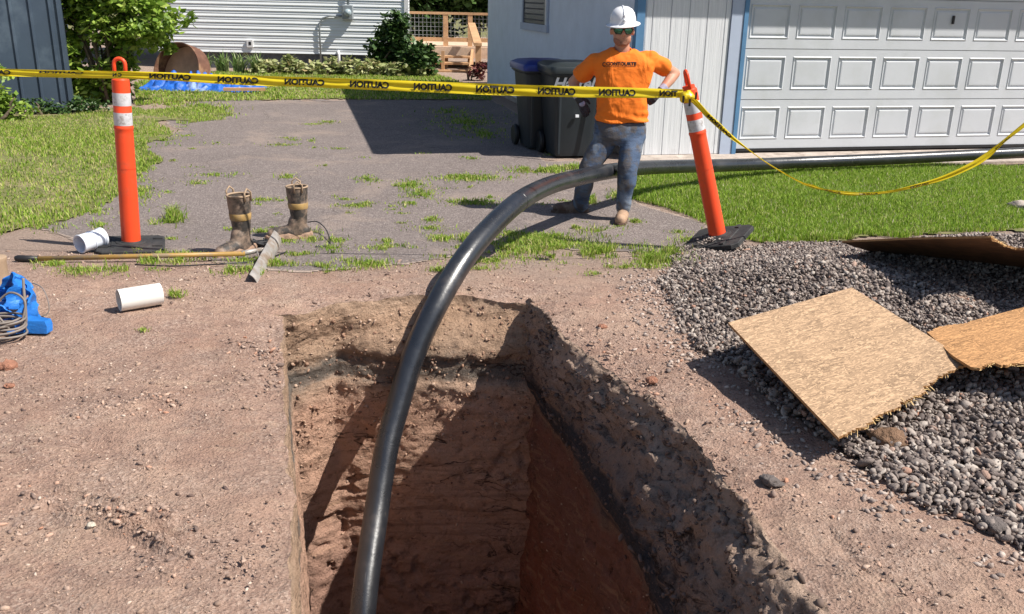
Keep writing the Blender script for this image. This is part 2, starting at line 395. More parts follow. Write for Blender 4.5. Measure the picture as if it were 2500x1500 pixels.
# trench faces
ysl = spaced(.3, 4.55, 1.9, 4.6, .016, .15)
dz = np.concatenate([[0, .01, .025], np.cumsum(np.full(190, .0138))+.03])
Yw, Dw = np.meshgrid(ysl, dz, indexing='ij')
Xw = Lx(Yw)+.01*np.minimum(Dw, 1)+.02*Dw
ax, ay, az = rimd(Xw, Yw, -Dw)
wl = np.stack([Xw+ax, Yw+ay, -Dw+az-.02*(1-sst(0, .1, Dw))], -1)
# far face: curls back at the top, then stands upright
xf = np.linspace(-1.42, .4, 150)
Xf, Df = np.meshgrid(xf, dz, indexing='ij')
top = np.where(xf < -1.3, 4.55, np.where(xf > .1, 4.87, Fy(xf)))
Yt = top[:, None]
prof = 4.76+.02*np.sin(Xf*3)
tsh = sst(0, .34, Df)
Yf = Yt*(1-tsh)+np.minimum(Yt, prof)*tsh
Yf = Yf + .03*sst(.3, .36, Df) - .02*sst(.46, .5, Df)
ax, ay, az = rimd(Xf, Yf, -Df)
# caved hollow in the left part and ledges
hol = .03*np.exp(-((Xf+1.0)/.16)**2-((Df-.22)/.10)**2)+.02*np.exp(-((Xf+.98)/.14)**2-((Df-.55)/.16)**2)
led = .012*np.abs(vn(Xf*1.5, 0, Df*7, 77))+.03*np.clip(fbm(Xf*6, 0*Xf, Df*9, 91, 3)-.25, 0, 1)
chk = np.clip(fbm(Xf*13, 0*Xf, Df*17, 191, 3)-.05, 0, .5)*.085*sst(.0, .3, fbm(Xf*2.1, 0*Xf, Df*3.4, 195, 2))+.012*np.abs(vn(Xf*26, 0, Df*9, 197))*sst(.34, .1, Df)
kf = sst(.05, .2, Df)
wf = np.stack([Xf+ax, Yf+ay+(hol+led+chk)*kf, -Df+az-.02*(1-sst(0, .1, Df))], -1)
# right face: slumped bank, black layer, then the upright red clay
ysr = spaced(.3, 4.95, 1.9, 4.95, .016, .15)
u = np.concatenate([np.linspace(0, 1, 60), 1+np.linspace(.013, 2.2, 170)])
Yr2, U = np.meshgrid(ysr, u, indexing='ij')
Xwall = .12+.25*(4.75-np.maximum(Yr2, 3.1+.15*np.tanh((Yr2-3.1)*3)))+.05*sst(2.8, 1.6, Yr2)
Rr = Rx(Yr2); k = np.clip(U, 0, 1)
lump = fbm(Yr2*2.6, U*1.5, 0, 33, 4)
Xb = Rr+(Xwall-Rr)*k**1.15+.10*lump*np.sin(math.pi*k)
lump2 = fbm(Yr2*7.5, U*4.2, 0, 133, 4)
Xb = Xb+.055*lump2*np.sin(math.pi*k)**.6
kz = k**(1.5+.7*np.clip(fbm(Yr2*1.6, U*.8, 0, 35, 3), -.7, 1))
Zb = -.5*kz+.09*lump*np.sin(math.pi*k)+.05*lump2*np.sin(math.pi*k)**.6
dp = np.maximum(U-1, 0)
Xb = Xb-.05*dp+.03*sst(0, .08, dp)+(.045*fbm(Yr2*5, dp*2.5, 0, 36, 4)+.028*fbm(Yr2*17, dp*11, 0, 136, 4))*sst(0, .15, dp)+.016*np.abs(vn(Yr2*30, dp*3, 0, 37))*sst(0, .1, dp)
Zb = Zb-dp
ax, ay, az = rimd(Xb, Yr2, Zb)
kk2 = 1+1.9*np.sin(math.pi*np.clip(k, 0, 1))*sst(4.9, 4.3, Yr2)
wr = np.stack([Xb+ax*kk2, Yr2+ay, Zb+az*kk2-.02*(1-sst(0, .1, k))], -1)
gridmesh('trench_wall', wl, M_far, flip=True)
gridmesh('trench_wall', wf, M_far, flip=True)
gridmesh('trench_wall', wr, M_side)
mb = MB(); 
fx = np.linspace(-1.8, 2.2, 60); fy = np.linspace(.2, 5.1, 70); FX, FY = np.meshgrid(fx, fy, indexing='ij')
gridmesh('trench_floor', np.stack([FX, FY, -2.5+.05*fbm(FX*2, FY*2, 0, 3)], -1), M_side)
for o in list(C.objects):
    if o.name.startswith('trench_'): tag(o, kind='structure')
# driveway, turf sheets
DRIVE = [(350, 262), (420, 246), (800, 245), (1200, 243), (1290, 290), (1330, 392), (1560, 396), (1530, 440), (1560, 500), (1700, 545), (1860, 612), (1660, 622), (1400, 615), (1150, 618), (1000, 645), (820, 660), (560, 655), (400, 612), (200, 600), (60, 560), (190, 520), (300, 450), (350, 400), (330, 350), (440, 320), (380, 290)]
LAWN_R = [(1545, 440), (1560, 408), (1900, 404), (2560, 385), (2900, 372), (2900, 545), (2600, 560), (2400, 570), (2250, 575), (2050, 595), (1870, 602), (1760, 570), (1690, 535), (1600, 505), (1540, 490)]
LAWN_L = [(-80, 285), (110, 280), (330, 262), (345, 270), (500, 262), (570, 275), (470, 300), (380, 300), (430, 335), (340, 360), (400, 395), (330, 420), (300, 455), (270, 500), (180, 535), (60, 570), (-80, 590)]
LAWN_B = [(330, 205), (360, 196), (500, 178), (760, 176), (1050, 178), (1130, 205), (1190, 215), (1200, 246), (800, 244), (420, 250), (330, 262)]
def sheet(name, poly, x0, x1, y0, y1, d, dzz, mat, ragged=8, sc=3.):
    xs = np.arange(x0, x1, d); ys = np.arange(y0, y1, d); X, Y = np.meshgrid(xs, ys, indexing='ij')
    Z = gz(X, Y); P = np.stack([X, Y, Z], -1); px, py = proj(P)
    px2 = px+ragged*1.6*fbm(X*sc, Y*sc, 0, 51, 3)*np.clip(6/Y, .3, 2)*2; py2 = py+ragged*fbm(X*sc, Y*sc, 0, 52, 3)*np.clip(6/Y, .2, 2)*2
    ok = inpoly(px2, py2, poly)
    kp = ok[:-1, :-1] & ok[1:, :-1] & ok[1:, 1:] & ok[:-1, 1:]
    P[..., 2] = Z+dzz+.003*fbm(X*5, Y*5, 0, 9, 3)
    o = gridmesh(name, P, mat, keep=kp, flip=True)
    if name == 'driveway':
        f = ok.astype(float); g_ = f.copy()
        for _ in range(9):
            g_[1:-1, 1:-1] = (g_[:-2, 1:-1]+g_[2:, 1:-1]+g_[1:-1, :-2]+g_[1:-1, 2:]+g_[1:-1, 1:-1])/5
        e_ = np.clip((1-g_)*2.2, 0, 1)
        if len(o.data.vertices) == e_.size: at = o.data.attributes.new('edge', 'FLOAT', 'POINT'); at.data.foreach_set('value', e_.ravel().astype(np.float32))
    return o
tag(sheet('driveway', DRIVE, -5.5, 3.2, 5.3, 17.6, .035, .005, M_asph), 'worn brownish asphalt driveway beside the garage', kind='structure')
tag(sheet('lawn', LAWN_R, .9, 8, 6., 10.8, .05, .016, M_soilgreen), kind='structure')
tag(sheet('lawn', LAWN_L, -10, -1.8, 5.9, 15.5, .06, .016, M_soilgreen), kind='structure')
tag(sheet('lawn', LAWN_B, -12, 1, 14.5, 24, .08, .016, M_soilgreen, 3), kind='structure')
# a wide turf field behind everything (reaches the horizon)
FX, FY = np.meshgrid(np.linspace(-120, 120, 40), np.linspace(44.5, 220, 30), indexing='ij')
tag(gridmesh('field', np.stack([FX, FY, -.2+0*FX], -1), M_soilgreen, flip=True), kind='structure')
# ---------------------------------------------------------------- garage
def groove_mat():
    m, t, b, v = newmat('white_siding', .7, 0, .3)
    n = noise(t, mapping(t, v, (30, 30, 1.2)), 1.0, 6, .7)
    c = ramp(t, [(.3, (.62, .63, .65)), (.6, (.72, .73, .75))], n)
    c = mix(t, ramp(t, [(.6, (0, 0, 0)), (.75, (.5, .5, .5))], noise(t, v, 3, 6, .7)), c, (.50, .50, .50))
    t.links.new(c, b.inputs['Base Color']); bump(t, b, n, .008); return m
M_t111 = groove_mat()
M_sidewall = simple('pale_blue_wall', (.70, .77, .88), .75, 0, .06, 3, .002, 30)
M_blue = simple('blue_trim', (.10, .23, .40), .55, 0, .12, 5)
M_pale = simple('pale_trim', (.42, .48, .60), .6, 0, .06, 4)
M_door = simple('door_paint', (.56, .58, .61), .5, 0, .05, 1.3, .0015, 250, dirt=(.50, .52, .53), dsc=2, dlo=.5, dhi=.7)
M_conc = simple('concrete', (.46, .39, .34), .9, 0, .2, 5, .006, 80, dirt=(.30, .25, .21), dsc=7)
M_roof = simple('roof_shingle', (.10, .10, .10), .9, 0, .3, 20, .01, 40)
M_black = simple('black_plastic', (.02, .02, .022), .45, 0, .2, 9)
M_glass = simple('dark_glass', (.012, .014, .02), .2, 0, .2, 3, spec=.1)
M_slat = simple('blind_slat', (.07, .07, .08), .8)
M_white = simple('white_paint', (.72, .72, .72), .55, 0, .04, 4)
AL = R(13.2); g0 = atz(1538, 379, -.14)
gar = empty('garage', (g0[0], g0[1], -.2), AL)
tag(gar, 'pale blue-white garage with grooved white siding and a big panelled overhead door', 'garage')
W = 7.2; DP = 8.62; EH = 2.92; x0d = 1.345; x1d = 6.3
MB().box((-.0, 0, .10), (.10, DP, EH+.1)).build('side_wall', M_sidewall, gar)
MB().box((.02, .02, -.1), (.12, DP-.01, .13)).build('foundation', M_conc, gar)
# grooved siding right of the corner
fs = MB(); xx = .075; gw = .012; gs = [.171+.2235*k for k in range(5)]
last = .075
for gxx in gs+[1.135]:
    fs.box((last, 0, .06), (gxx-gw/2, .05, EH))
    last = gxx+gw/2
fs.box((.075, .012, .06), (1.135, .06, EH))
fs.build('front_siding', M_t111, gar)
MB().box((x1d+.2, 0, .06), (W, .05, EH)).build('front_siding', M_t111, gar)
MB().box((x0d-.2, 0.003, 2.5), (x1d+.2, .05, EH)).build('front_siding', M_t111, gar)
MB().box((-.022, -.02, .04), (.073, .02, EH)).box((-.022, .022, .08), (-.002, .095, EH)).build('corner_trim', M_blue, gar)
MB().box((1.137, -.018, .04), (1.288, .03, 2.47)).build('door_casing', M_pale, gar)
MB().box((1.29, -.03, .03), (1.342, .03, 2.47)).build('door_stop', M_blue, gar)
MB().box((x1d+.06, -.018, .04), (x1d+.2, .03, 2.47)).build('door_casing', M_pale, gar)
MB().box((1.137, -.02, 2.472), (x1d+.2, .03, 2.62)).build('door_casing', M_pale, gar)
MB().box((W-.1, .02, .1), (W, DP, EH)).build('side_wall', M_sidewall, gar)
MB().box((.1, DP-.1, .1), (W-.1, DP, EH)).build('side_wall', M_sidewall, gar)
# overhead door: four sections, nine raised panels each
sec = .591; z0 = .105
door = MB()
mbd = MB()
def panel_section(mbx, za, zb, yy):
    n = 8; pw = .679; first = 1.395; ww = .515
    xs = [x0d]
    zs = [za+.004, za+.115, zb-.085, zb-.004]
    # flat field around pressed panels, panels as stepped frames
    edges = []
    for k in range(8):
        a = first+k*.6095; 
        if a+ww > x1d: break
        edges.append((a, a+ww))
    cuts = [x0d]+[q for e in edges for q in e]+[x1d]
    for i in range(len(cuts)-1):
        a, b_ = cuts[i], cuts[i+1]
        inside = i % 2 == 1
        if not inside: mbx.box((a, yy, zs[0]), (b_, yy+.04, zs[3]))
        else:
            mbx.box((a, yy, zs[0]), (b_, yy+.04, zs[1])); mbx.box((a, yy, zs[2]), (b_, yy+.04, zs[3]))
            # bevel ring down, then raised field
            def rr(d, y_): return [(a+d, y_, zs[1]+d), (b_-d, y_, zs[1]+d), (b_-d, y_, zs[2]-d), (a+d, y_, zs[2]-d)]
            mbx.rings([rr(0, yy), rr(.012, yy-.008), rr(.026, yy+.012), rr(.042, yy+.014), rr(.055, yy+.003), rr(.07, yy+.002)], cap=False)
            mbx.add(rr(.07, yy+.002), [(0, 1, 2, 3)])
for k in range(4):
    pb = MB(); panel_section(pb, z0+k*sec, z0+(k+1)*sec, .035)
    if k == 0: dr = pb.build('garage_door', M_door, gar)
    else:
        door.v += []; o_ = pb.build('garage_door', M_door, gar)
MB().box((x0d, .078, z0), (x1d, .09, 2.46)).build('door_backing', M_door, gar)
# lock
lk = MB(); lk.box((4.095, .012, 1.60), (4.125, .034, 1.70), bev=.004); lk.build('door_lock', M_black, gar)
MB().box((x0d, .02, .075), (x1d, .07, .104)).build('door_seal', M_black, gar)
# side window
wy0, wy1, wz0, wz1 = 3.97, 5.5, 1.41, 2.6
wn = MB(); t_ = .08
wn.box((-.03, wy0-t_, wz0-t_), (-.002, wy0, wz1+t_)).box((-.03, wy1, wz0-t_), (-.002, wy1+t_, wz1+t_))
wn.box((-.031, wy0-.001, wz1), (-.002, wy1+.001, wz1+t_)).box((-.045, wy0-t_-.03, wz0-t_-.03), (-.002, wy1+t_+.03, wz0))
wo = wn.build('window_frame', M_pale, gar)
MB().box((-.012, wy0, wz0), (-.0015, wy1, wz1)).build('window_pane', M_glass, wo)
sl_ = MB(); z = wz0+.05
while z < wz1: sl_.box((-.018, wy0+.25, z), (-.0125, wy1-.1, z+.022)); z += .085
sl_.build('window_blind', M_slat, wo)
MB().box((-.03, wy0+.0, wz0), (-.012, wy0+.06, wz1)).build('window_sash', M_white, wo)
# low gable roof with overhangs (eaves above the frame cast the shadow on door and drive)
ov = .56; ol = .92
rf = MB()
rf.add([(-ol, -ov, EH+.02), (W/2, -ov, EH+.02), (W+ol, -ov, EH+.02), (-ol, -ov, EH+.14), (W+ol, -ov, EH+.14)], [(0, 1, 2, 4, 3)])
ridge = EH+1.5
pts = [(-ol, -ov, EH+.02), (W+ol, -ov, EH+.02), (W+ol, DP+.4, EH+.02), (-ol, DP+.4, EH+.02), (-ol, -ov, EH+.14), (W+ol, -ov, EH+.14), (W+ol, DP+.4, EH+.14), (-ol, DP+.4, EH+.14), (2.2, DP/2, ridge), (W-2.2, DP/2, ridge)]
rf = MB(); rf.add(pts, [(3, 2, 1, 0), (0, 1, 5, 4), (1, 2, 6, 5), (2, 3, 7, 6), (3, 0, 4, 7), (4, 5, 9, 8), (5, 6, 9), (6, 7, 8, 9), (7, 4, 8)])
rf.build('roof', M_roof, gar)
# concrete apron in front
ap = MB(); Mg = Matrix.Translation((g0[0], g0[1], -.2)) @ Matrix.Rotation(AL, 4, 'Z')
ap.box((.0, -.34, -.1), (W, .05, .055), Mg)
apo = ap.build('concrete_apron', M_conc); tag(apo, kind='structure')
ap2 = MB().box((.9, -.75, -.1), (W+.6, -.345, .03), Mg).build('concrete_apron', M_conc); tag(ap2, kind='structure')
# ---------------------------------------------------------------- neighbour's house
def siding_mat():
    m, t, b, v = newmat('vinyl_siding', .45, 0, .4)
    c = ramp(t, [(.3, (.74, .77, .78)), (.7, (.80, .82, .83))], noise(t, v, 2, 4))
    t.links.new(c, b.inputs['Base Color']); return m
M_vinyl = siding_mat()
M_metalgrey = simple('grey_metal', (.30, .33, .35), .5, .3, .15, 6)
M_found = simple('block_foundation', (.10, .11, .12), .9, 0, .4, 4, .01, 20, dirt=(.2, .13, .10), dsc=1.5, dlo=.62, dhi=.68)
HY = 23.4
def hp(px, py): return aty(px, py, HY)
hl = hp(381, 60)[0]; hr = hp(1000, 60)[0]; hb = hp(700, 130.5)[2]
house = empty('house', (hl, HY, -.2)); tag(house, 'white house with horizontal vinyl lap siding behind the lawn', 'house')
Hw = hr-hl; zb = hb+.2
sd = MB(); lap = .142; n = 34
for k in range(n):
    a = zb+k*lap
    sd.add([(0, -.03, a), (Hw, -.03, a), (Hw, -.008, a+lap*.52), (0, -.008, a+lap*.52), (Hw, -.022, a+lap*.55), (0, -.022, a+lap*.55), (Hw, 0, a+lap), (0, 0, a+lap), (Hw, .0, a), (0, .0, a)],
           [(9, 8, 1, 0), (0, 1, 2, 3), (3, 2, 4, 5), (5, 4, 6, 7)])
sd.build('siding', M_vinyl, house)
MB().prism([(0, .002), (Hw, .002), (Hw-2.2, 6), (0, 6)], zb, zb+n*lap).build('wall', M_vinyl, house)
MB().box((.05, .03, -.3), (Hw-.08, .1, zb)).build('foundation', M_found, house)
for xx in (0, Hw-.12):
    MB().box((xx, -.05, zb-.03), (xx+.10, -.0005, zb+n*lap)).build('corner_post', M_white, house)
MB().add([(-.5, -.55, zb+n*lap), (Hw+.5, -.55, zb+n*lap), (Hw+.5, 6.5, zb+n*lap), (-.5, 6.5, zb+n*lap), (-.5, 3, zb+n*lap+1.8), (Hw+.5, 3, zb+n*lap+1.8)], [(3, 2, 1, 0), (0, 1, 5, 4), (2, 3, 4, 5), (1, 2, 5), (3, 0, 4)]).build('roof', M_roof, house)
def hl_(px, py): p = hp(px, py); return p[0]-hl, p[2]+.2
mx, mz = hl_(852, 31)
me_ = MB(); me_.box((mx-.15, -.14, mz-.17), (mx+.12, -.03, mz+.18), bev=.02); m_ = me_.build('meter_box', M_metalgrey, house)
MB().lathe([(0, .0), (.085, 0), (.09, .03), (.08, .1), (.0, .12)], 20, Matrix.Translation((mx, -.14, mz)) @ Matrix.Rotation(R(90), 4, 'X')).build('meter_dial', simple('meter_glass', (.35, .42, .45), .15), m_, True)
c1 = hl_(780, 45); c2 = hl_(780, 146); c3 = hl_(838, 40)
MB().tube([(mx-.1, -.06, c3[1]), (c1[0]+.25, -.06, c3[1]-.0), (c1[0]+.08, -.06, c3[1]-.06), (c1[0], -.06, c3[1]-.2), (c1[0], -.06, -.0)], .022, 8).build('conduit', M_metalgrey, house, True)
MB().tube([(mx, -.08, mz+.15), (mx, -.08, mz+3)], .03, 8).build('conduit', M_metalgrey, house, True)
ox, oz = hl_(612, 106); MB().box((ox-.09, -.07, oz-.1), (ox+.08, -.03, oz+.09), bev=.01).build('outlet_cover', M_white, house)
MB().box((ox-.03, -.075, oz-.04), (ox+.03, -.0705, oz+.04)).build('outlet', M_black, house)
vx, vz = hl_(827, 128); MB().tube([(vx, -.02, vz+.02), (vx, -.1, vz+.02), (vx+.02, -.11, vz-.05), (vx+.02, -.11, 0)], .035, 8).build('vent_pipe', M_white, house, True)
# tree beyond the frame to the right that shades siding and door top is left to the sky
# ---------------------------------------------------------------- slate-blue shed at the left
M_shed = simple('slate_steel', (.06, .085, .12), .45, .2, .12, 1.5, dirt=(.10, .135, .175), dsc=1.2)
sa = atz(-60, 286, -.2); sb = atz(176, 266, -.2)
ang = math.atan2(sb[1]-sa[1], sb[0]-sa[0]); ang = R(24)
sl2 = 4.2
shed = empty('shed', (sb[0], sb[1], -.2), ang); tag(shed, 'slate-blue metal shed wall with vertical ribs at the left edge', 'shed')
MB().box((-sl2, 0, 0), (0, .1, 2.6)).build('wall', M_shed, shed)
for k in range(15):
    x_ = -.13-k*.268
    q = MB(); q.rings([[(x_-.026, 0, z), (x_-.012, -.03, z), (x_+.012, -.03, z), (x_+.026, 0, z)] for z in (.02, 2.59)], cap=True); q.build('rib', M_shed, shed)
MB().box((-.03, -.035, 0), (.035, .12, 2.6)).build('corner_trim', M_shed, shed)
MB().box((0.0, .12, 0), (.03, 3, 2.6)).build('wall', M_shed, shed)
MB().add([(-sl2-.1, -.14, 2.58), (.15, -.14, 2.58), (.15, 3.1, 2.9), (-sl2-.1, 3.1, 2.9), (-sl2-.1, -.14, 2.68), (.15, -.14, 2.68), (.15, 3.1, 3.0), (-sl2-.1, 3.1, 3.0)], [(3, 2, 1, 0), (4, 5, 6, 7), (0, 1, 5, 4), (1, 2, 6, 5), (3, 0, 4, 7), (2, 3, 7, 6)]).build('roof', M_shed, shed)
# white lattice/board standing in the bush
tp = aty(212, 120, 16.3)
tr = empty('trellis', (tp[0], 16.3, -.2)); tag(tr, 'white painted trellis almost hidden inside the leafy vine', 'trellis')
for i in range(5): MB().box((-.35+i*.17, 0, 0), (-.29+i*.17, .02, 2.6)).build('upright', M_white, tr)
for i in range(9): MB().box((-.36, -.022, .2+i*.28), (.42, -.002, .245+i*.28)).build('crossbar', M_white, tr)
# ---------------------------------------------------------------- deck and steps between the buildings
M_cedar = simple('deck_lumber', (.50, .30, .16), .75, 0, .18, 6, .004, 40)
M_wire = simple('wire_mesh', (.45, .47, .47), .4, .6)
DY = 25.0
def dp_(px, py, Y=DY): return aty(px, py, Y)
dk = empty('deck', (dp_(1010, 100)[0]-.3, DY, -.2)); tag(dk, 'cedar deck with wire mesh railing and steps between house and garage', 'deck')
ox_ = dk.location.x
def dz_(px, py, Y=DY): p = aty(px, py, Y); return p[0]-ox_, p[2]+.2
zt = dz_(1090, 30)[1]; zl = dz_(1090, 97)[1]; zd = dz_(1090, 113)[1]; xe = dz_(1215, 60)[0]
MB().box((-.3, -.06, zt-.06), (xe+1, .09, zt+.0)).build('top_rail', M_cedar, dk)
MB().box((-.3, -.04, zl-.05), (xe+1, .06, zl+.05)).build('bottom_rail', M_cedar, dk)
MB().box((-.3, -.3, zd-.28), (xe+1, 2.5, zd)).build('deck_boards', simple('deck_sunlit', (.60, .44, .32), .8, 0, .15, 9), dk)  # paler than the other deck lumber: sunlight put into the board colour
px_ = [dz_(q, 60)[0] for q in (1088, 1148)]
for q in px_: MB().box((q-.06, -.05, 0), (q+.06, .07, zt-.062)).build('post', M_cedar, dk)
wm = MB(); xx = -.3
while xx < xe+1: wm.box((xx, 0, zl), (xx+.009, .009, zt)); xx += .105
zz = zl
while zz < zt: wm.box((-.3, .0095, zz), (xe+1, .018, zz+.009)); zz += .105
wm.build('wire_mesh', M_wire, dk)
s1 = dz_(1052, 133, 24.2)[0]; s2 = dz_(1148, 133, 24.2)[0]
for k, (py) in enumerate((136, 152, 171)):
    z = dz_(1090, py, 24.3-.28*k)[1]
    MB().box((s1, -.9-.28*k, z-.05), (s2, -.6-.28*k, z)).build('step', M_cedar, dk)
MB().add([(s2, -.3, zd-.05), (s2+.06, -.3, zd-.05), (s2, -1.7, .05), (s2+.06, -1.7, .05), (s2, -.3, zd-.4), (s2+.06, -.3, zd-.4), (s2, -1.3, 0), (s2+.06, -1.3, 0)], [(0, 1, 3, 2), (4, 6, 7, 5), (0, 2, 6, 4), (1, 5, 7, 3), (2, 3, 7, 6), (0, 4, 5, 1)]).build('stringer', M_cedar, dk)
MB().box((s1+.3, -1.25, 0), (s1+.38, -1.17, .5)).build('stringer', M_cedar, dk)
nx, nz = dz_(1163, 107, 23.4); MB().box((nx-.02, -1.65, 0), (nx+.12, -1.5, nz+.04)).build('post', M_cedar, dk)
tx, tz = dz_(1148, 58, 24.6)
MB().add([(tx-.06, -.3, tz+.02), (tx+.12, -.3, tz+.02), (nx-.06, -1.7, nz+.02), (nx+.14, -1.7, nz+.02), (tx-.06, -.3, tz-.05), (tx+.12, -.3, tz-.05), (nx-.06, -1.7, nz-.05), (nx+.14, -1.7, nz-.05)], [(0, 2, 3, 1), (4, 5, 7, 6), (0, 1, 5, 4), (2, 6, 7, 3), (0, 4, 6, 2), (1, 3, 7, 5)]).build('handrail', M_cedar, dk)
# ---------------------------------------------------------------- bins
M_bin = simple('bin_plastic', (.022, .028, .034), .5, 0, .15, 3)
M_lid = simple('blue_lid', (.015, .035, .22), .35, 0, .12, 3)
M_lid2 = simple('dark_lid', (.028, .035, .038), .35, 0, .12, 3)
M_letter = simple('white_letter', (.75, .76, .8), .6)
def bin_(loc, rz, lidm, label, h=1.06, letters=True):
    b = empty('trash_bin', loc, rz); tag(b, label, 'trash bin', 'wheeled bins beside the garage wall')
    def rr(z, w, d, yb=0, e=.06):
        pts = []
        for (sx, sy) in ((1, -1), (1, 1), (-1, 1), (-1, -1)):
            cx, cy = sx*(w/2-e), yb+sy*(d/2-e); a0 = math.atan2(sy, sx)
            for q in (-1, -.33, .33, 1): a = a0+q*math.pi/4; pts.append((cx+e*math.cos(a), cy+e*math.sin(a), z))
        return pts
    hb_ = h-.13
    bd = MB().rings([rr(.03, .44, .50), rr(.10, .46, .53), rr(hb_*.955, .585, .68), rr(hb_*.96, .61, .71), rr(hb_-.03, .615, .72), rr(hb_-.02, .65, .76), rr(hb_, .65, .76)])
    bo = bd.build('body', M_bin, b, True, 30)
    MB().rings([rr(hb_+.002, .68, .80), rr(hb_+.05, .69, .81), rr(hb_+.075, .67, .79), rr(hb_+.11, .54, .62), rr(hb_+.125, .3, .35)]).build('lid', lidm, b, True, 35)
    MB().tube([(-.24, .44, hb_+.0), (.24, .44, hb_+.0)], .017, 8).build('handle', M_bin, b, True)
    for s in (-1, 1):
        MB().lathe([(.03, -.03), (.12, -.03), (.135, -.015), (.135, .015), (.12, .03), (.03, .03)], 20, Matrix.Translation((s*.27, .27, .135)) @ Matrix.Rotation(R(90), 4, 'Y'), True).build('wheel', M_black, b, True, 40)
        MB().box((s*.225-.012, -.40, .08), (s*.225+.012, -.375, hb_*.75)).build('corner_rib', M_bin, b)
    MB().box((-.02, -.345, hb_*.50), (.02, -.32, hb_*.53)).build('catch', M_letter, b)
    if letters:
        V, Fs = text_mesh("Hartel's", .19, .006, .3)
        t = MB().add([(x, 0, y) for x, y, z in V], Fs)
        to = t.build('lettering', M_letter, b); to.rotation_euler = (R(5.2), 0, 0); to.location = (-.01, -.341, .875)
    return b
bA = g_at(1312, 373); bB = g_at(1415, 392)
bin_((bA[0]+.05, bA[1]+.42, -.2), R(14), M_lid, 'dark grey wheeled bin with a bright blue lid, behind the other bin', 1.10, False)
bin_((bB[0]-.13, bB[1]+.36, -.2), R(14), M_lid2, 'dark bin with a dark lid and white script lettering behind the worker', 1.12)
# ---------------------------------------------------------------- stones
def ico(sub):
    import bmesh
    bm = bmesh.new(); bmesh.ops.create_icosphere(bm, subdivisions=sub, radius=1); bm.verts.ensure_lookup_table()
    V = np.array([v.co[:] for v in bm.verts]); Fc = np.array([[q.index for q in f.verts] for f in bm.faces]); bm.free(); return V, Fc
ICO1 = ico(1); ICO2 = ico(2); ICO3 = ico(3)
def randrot(n, tilt=.6):
    a = rng.uniform(0, 2*np.pi, n); b = rng.normal(0, tilt, n); c = rng.normal(0, tilt, n)
    ca, sa, cb, sb, cc, sc = np.cos(a), np.sin(a), np.cos(b), np.sin(b), np.cos(c), np.sin(c)
    Z = np.zeros(n); O = np.ones(n)
    Rz = np.stack([np.stack([ca, -sa, Z], -1), np.stack([sa, ca, Z], -1), np.stack([Z, Z, O], -1)], 1)
    Rx_ = np.stack([np.stack([O, Z, Z], -1), np.stack([Z, cb, -sb], -1), np.stack([Z, sb, cb], -1)], 1)
    Ry = np.stack([np.stack([cc, Z, sc], -1), np.stack([Z, O, Z], -1), np.stack([-sc, Z, cc], -1)], 1)
    return Rz @ Rx_ @ Ry
def stones(pos, size, shape, angular=.18, tilt=.6):
    """pos (n,3), size (n,), returns merged V, F"""
    V0, F0 = shape; n = len(pos)
    sc = size[:, None]*np.stack([rng.uniform(.85, 1.55, n), rng.uniform(.6, .95, n), rng.uniform(.4, .72, n)], -1)
    wob = 1+angular*rng.normal(0, 1, (n, len(V0), 1)).clip(-1.6, 1.6)
    P = V0[None]*wob*sc[:, None, :]
    P = np.einsum('nij,nvj->nvi', randrot(n, tilt), P)+pos[:, None, :]
    Fc = F0[None]+(np.arange(n)*len(V0))[:, None, None]
    return P.reshape(-1, 3), Fc.reshape(-1, 3)
def scatter_mesh(name, sets, mat, smooth=True):
    V = []; Fc = []; o = 0
    for v, f in sets: V.append(v); Fc.append(f+o); o += len(v)
    return npmesh(name, np.concatenate(V), np.concatenate(Fc), mat, smooth=smooth)
M_stone = island('gravel_stone', [(0, (.08, .062, .058)), (.25, (.165, .13, .115)), (.5, (.245, .20, .175)), (.75, (.335, .28, .245)), (.93, (.46, .40, .35)), (1, (.36, .20, .14))], .75, 0, .003)
M_peb = island('pebble', [(0, (.12, .08, .07)), (.4, (.30, .205, .155)), (.85, (.44, .31, .235)), (1, (.56, .45, .37))], .9, 0, .002)
M_gravbase = simple('gravel_bed', (.12, .09, .08), .95, 0, .5, 50, .02, 60)
GRAV = [(1640, 640), (1690, 600), (1840, 596), (2040, 590), (2240, 566), (2400, 556), (2700, 552), (2700, 1440), (2500, 1345), (2380, 1290), (2250, 1240), (2140, 1180), (2080, 1120), (1980, 1050), (1900, 1010), (1800, 900), (1700, 860), (1640, 780), (1620, 700)]
def gmask(X, Y, grow=0.):
    P = np.stack([X, Y, gz(X, Y)], -1); px, py = proj(P); n_ = fbm(X*3, Y*3, 0, 61, 3)
    return inpoly(px+30*n_, py+22*n_, GRAV)
cs = .0178
XX, YY = np.meshgrid(np.arange(.6, 5.2, cs), np.arange(2.2, 6.9, cs), indexing='ij')
XX = (XX+rng.uniform(-.6, .6, XX.shape)*cs).ravel(); YY = (YY+rng.uniform(-.6, .6, YY.shape)*cs).ravel()
k = gmask(XX, YY)
px, py = proj(np.stack([XX, YY, gz(XX, YY)], -1)); k &= (px < 2800) & (py < 1560) & (py > 500)
XX, YY = XX[k], YY[k]
ZZ = gz(XX, YY)+rng.uniform(.004, .03, len(XX))+.012*vn(XX*6, YY*6, 0, 4)
P = np.stack([XX, YY, ZZ], -1); S = rng.uniform(.007, .0165, len(P))*(1+.06*sst(4.2, 3., P[:, 1]))*np.where(rng.random(len(P)) < .06, 1.5, 1)
nr = YY < 4.0
a = stones(P[nr], S[nr], ICO2, .055, .8); b_ = stones(P[~nr], S[~nr], ICO1, .12, .8)
nf = 26000; q_ = rng.integers(0, len(P), nf); Pf = P[q_]+np.stack([rng.normal(0, .012, nf), rng.normal(0, .012, nf), rng.uniform(-.004, .012, nf)], -1)
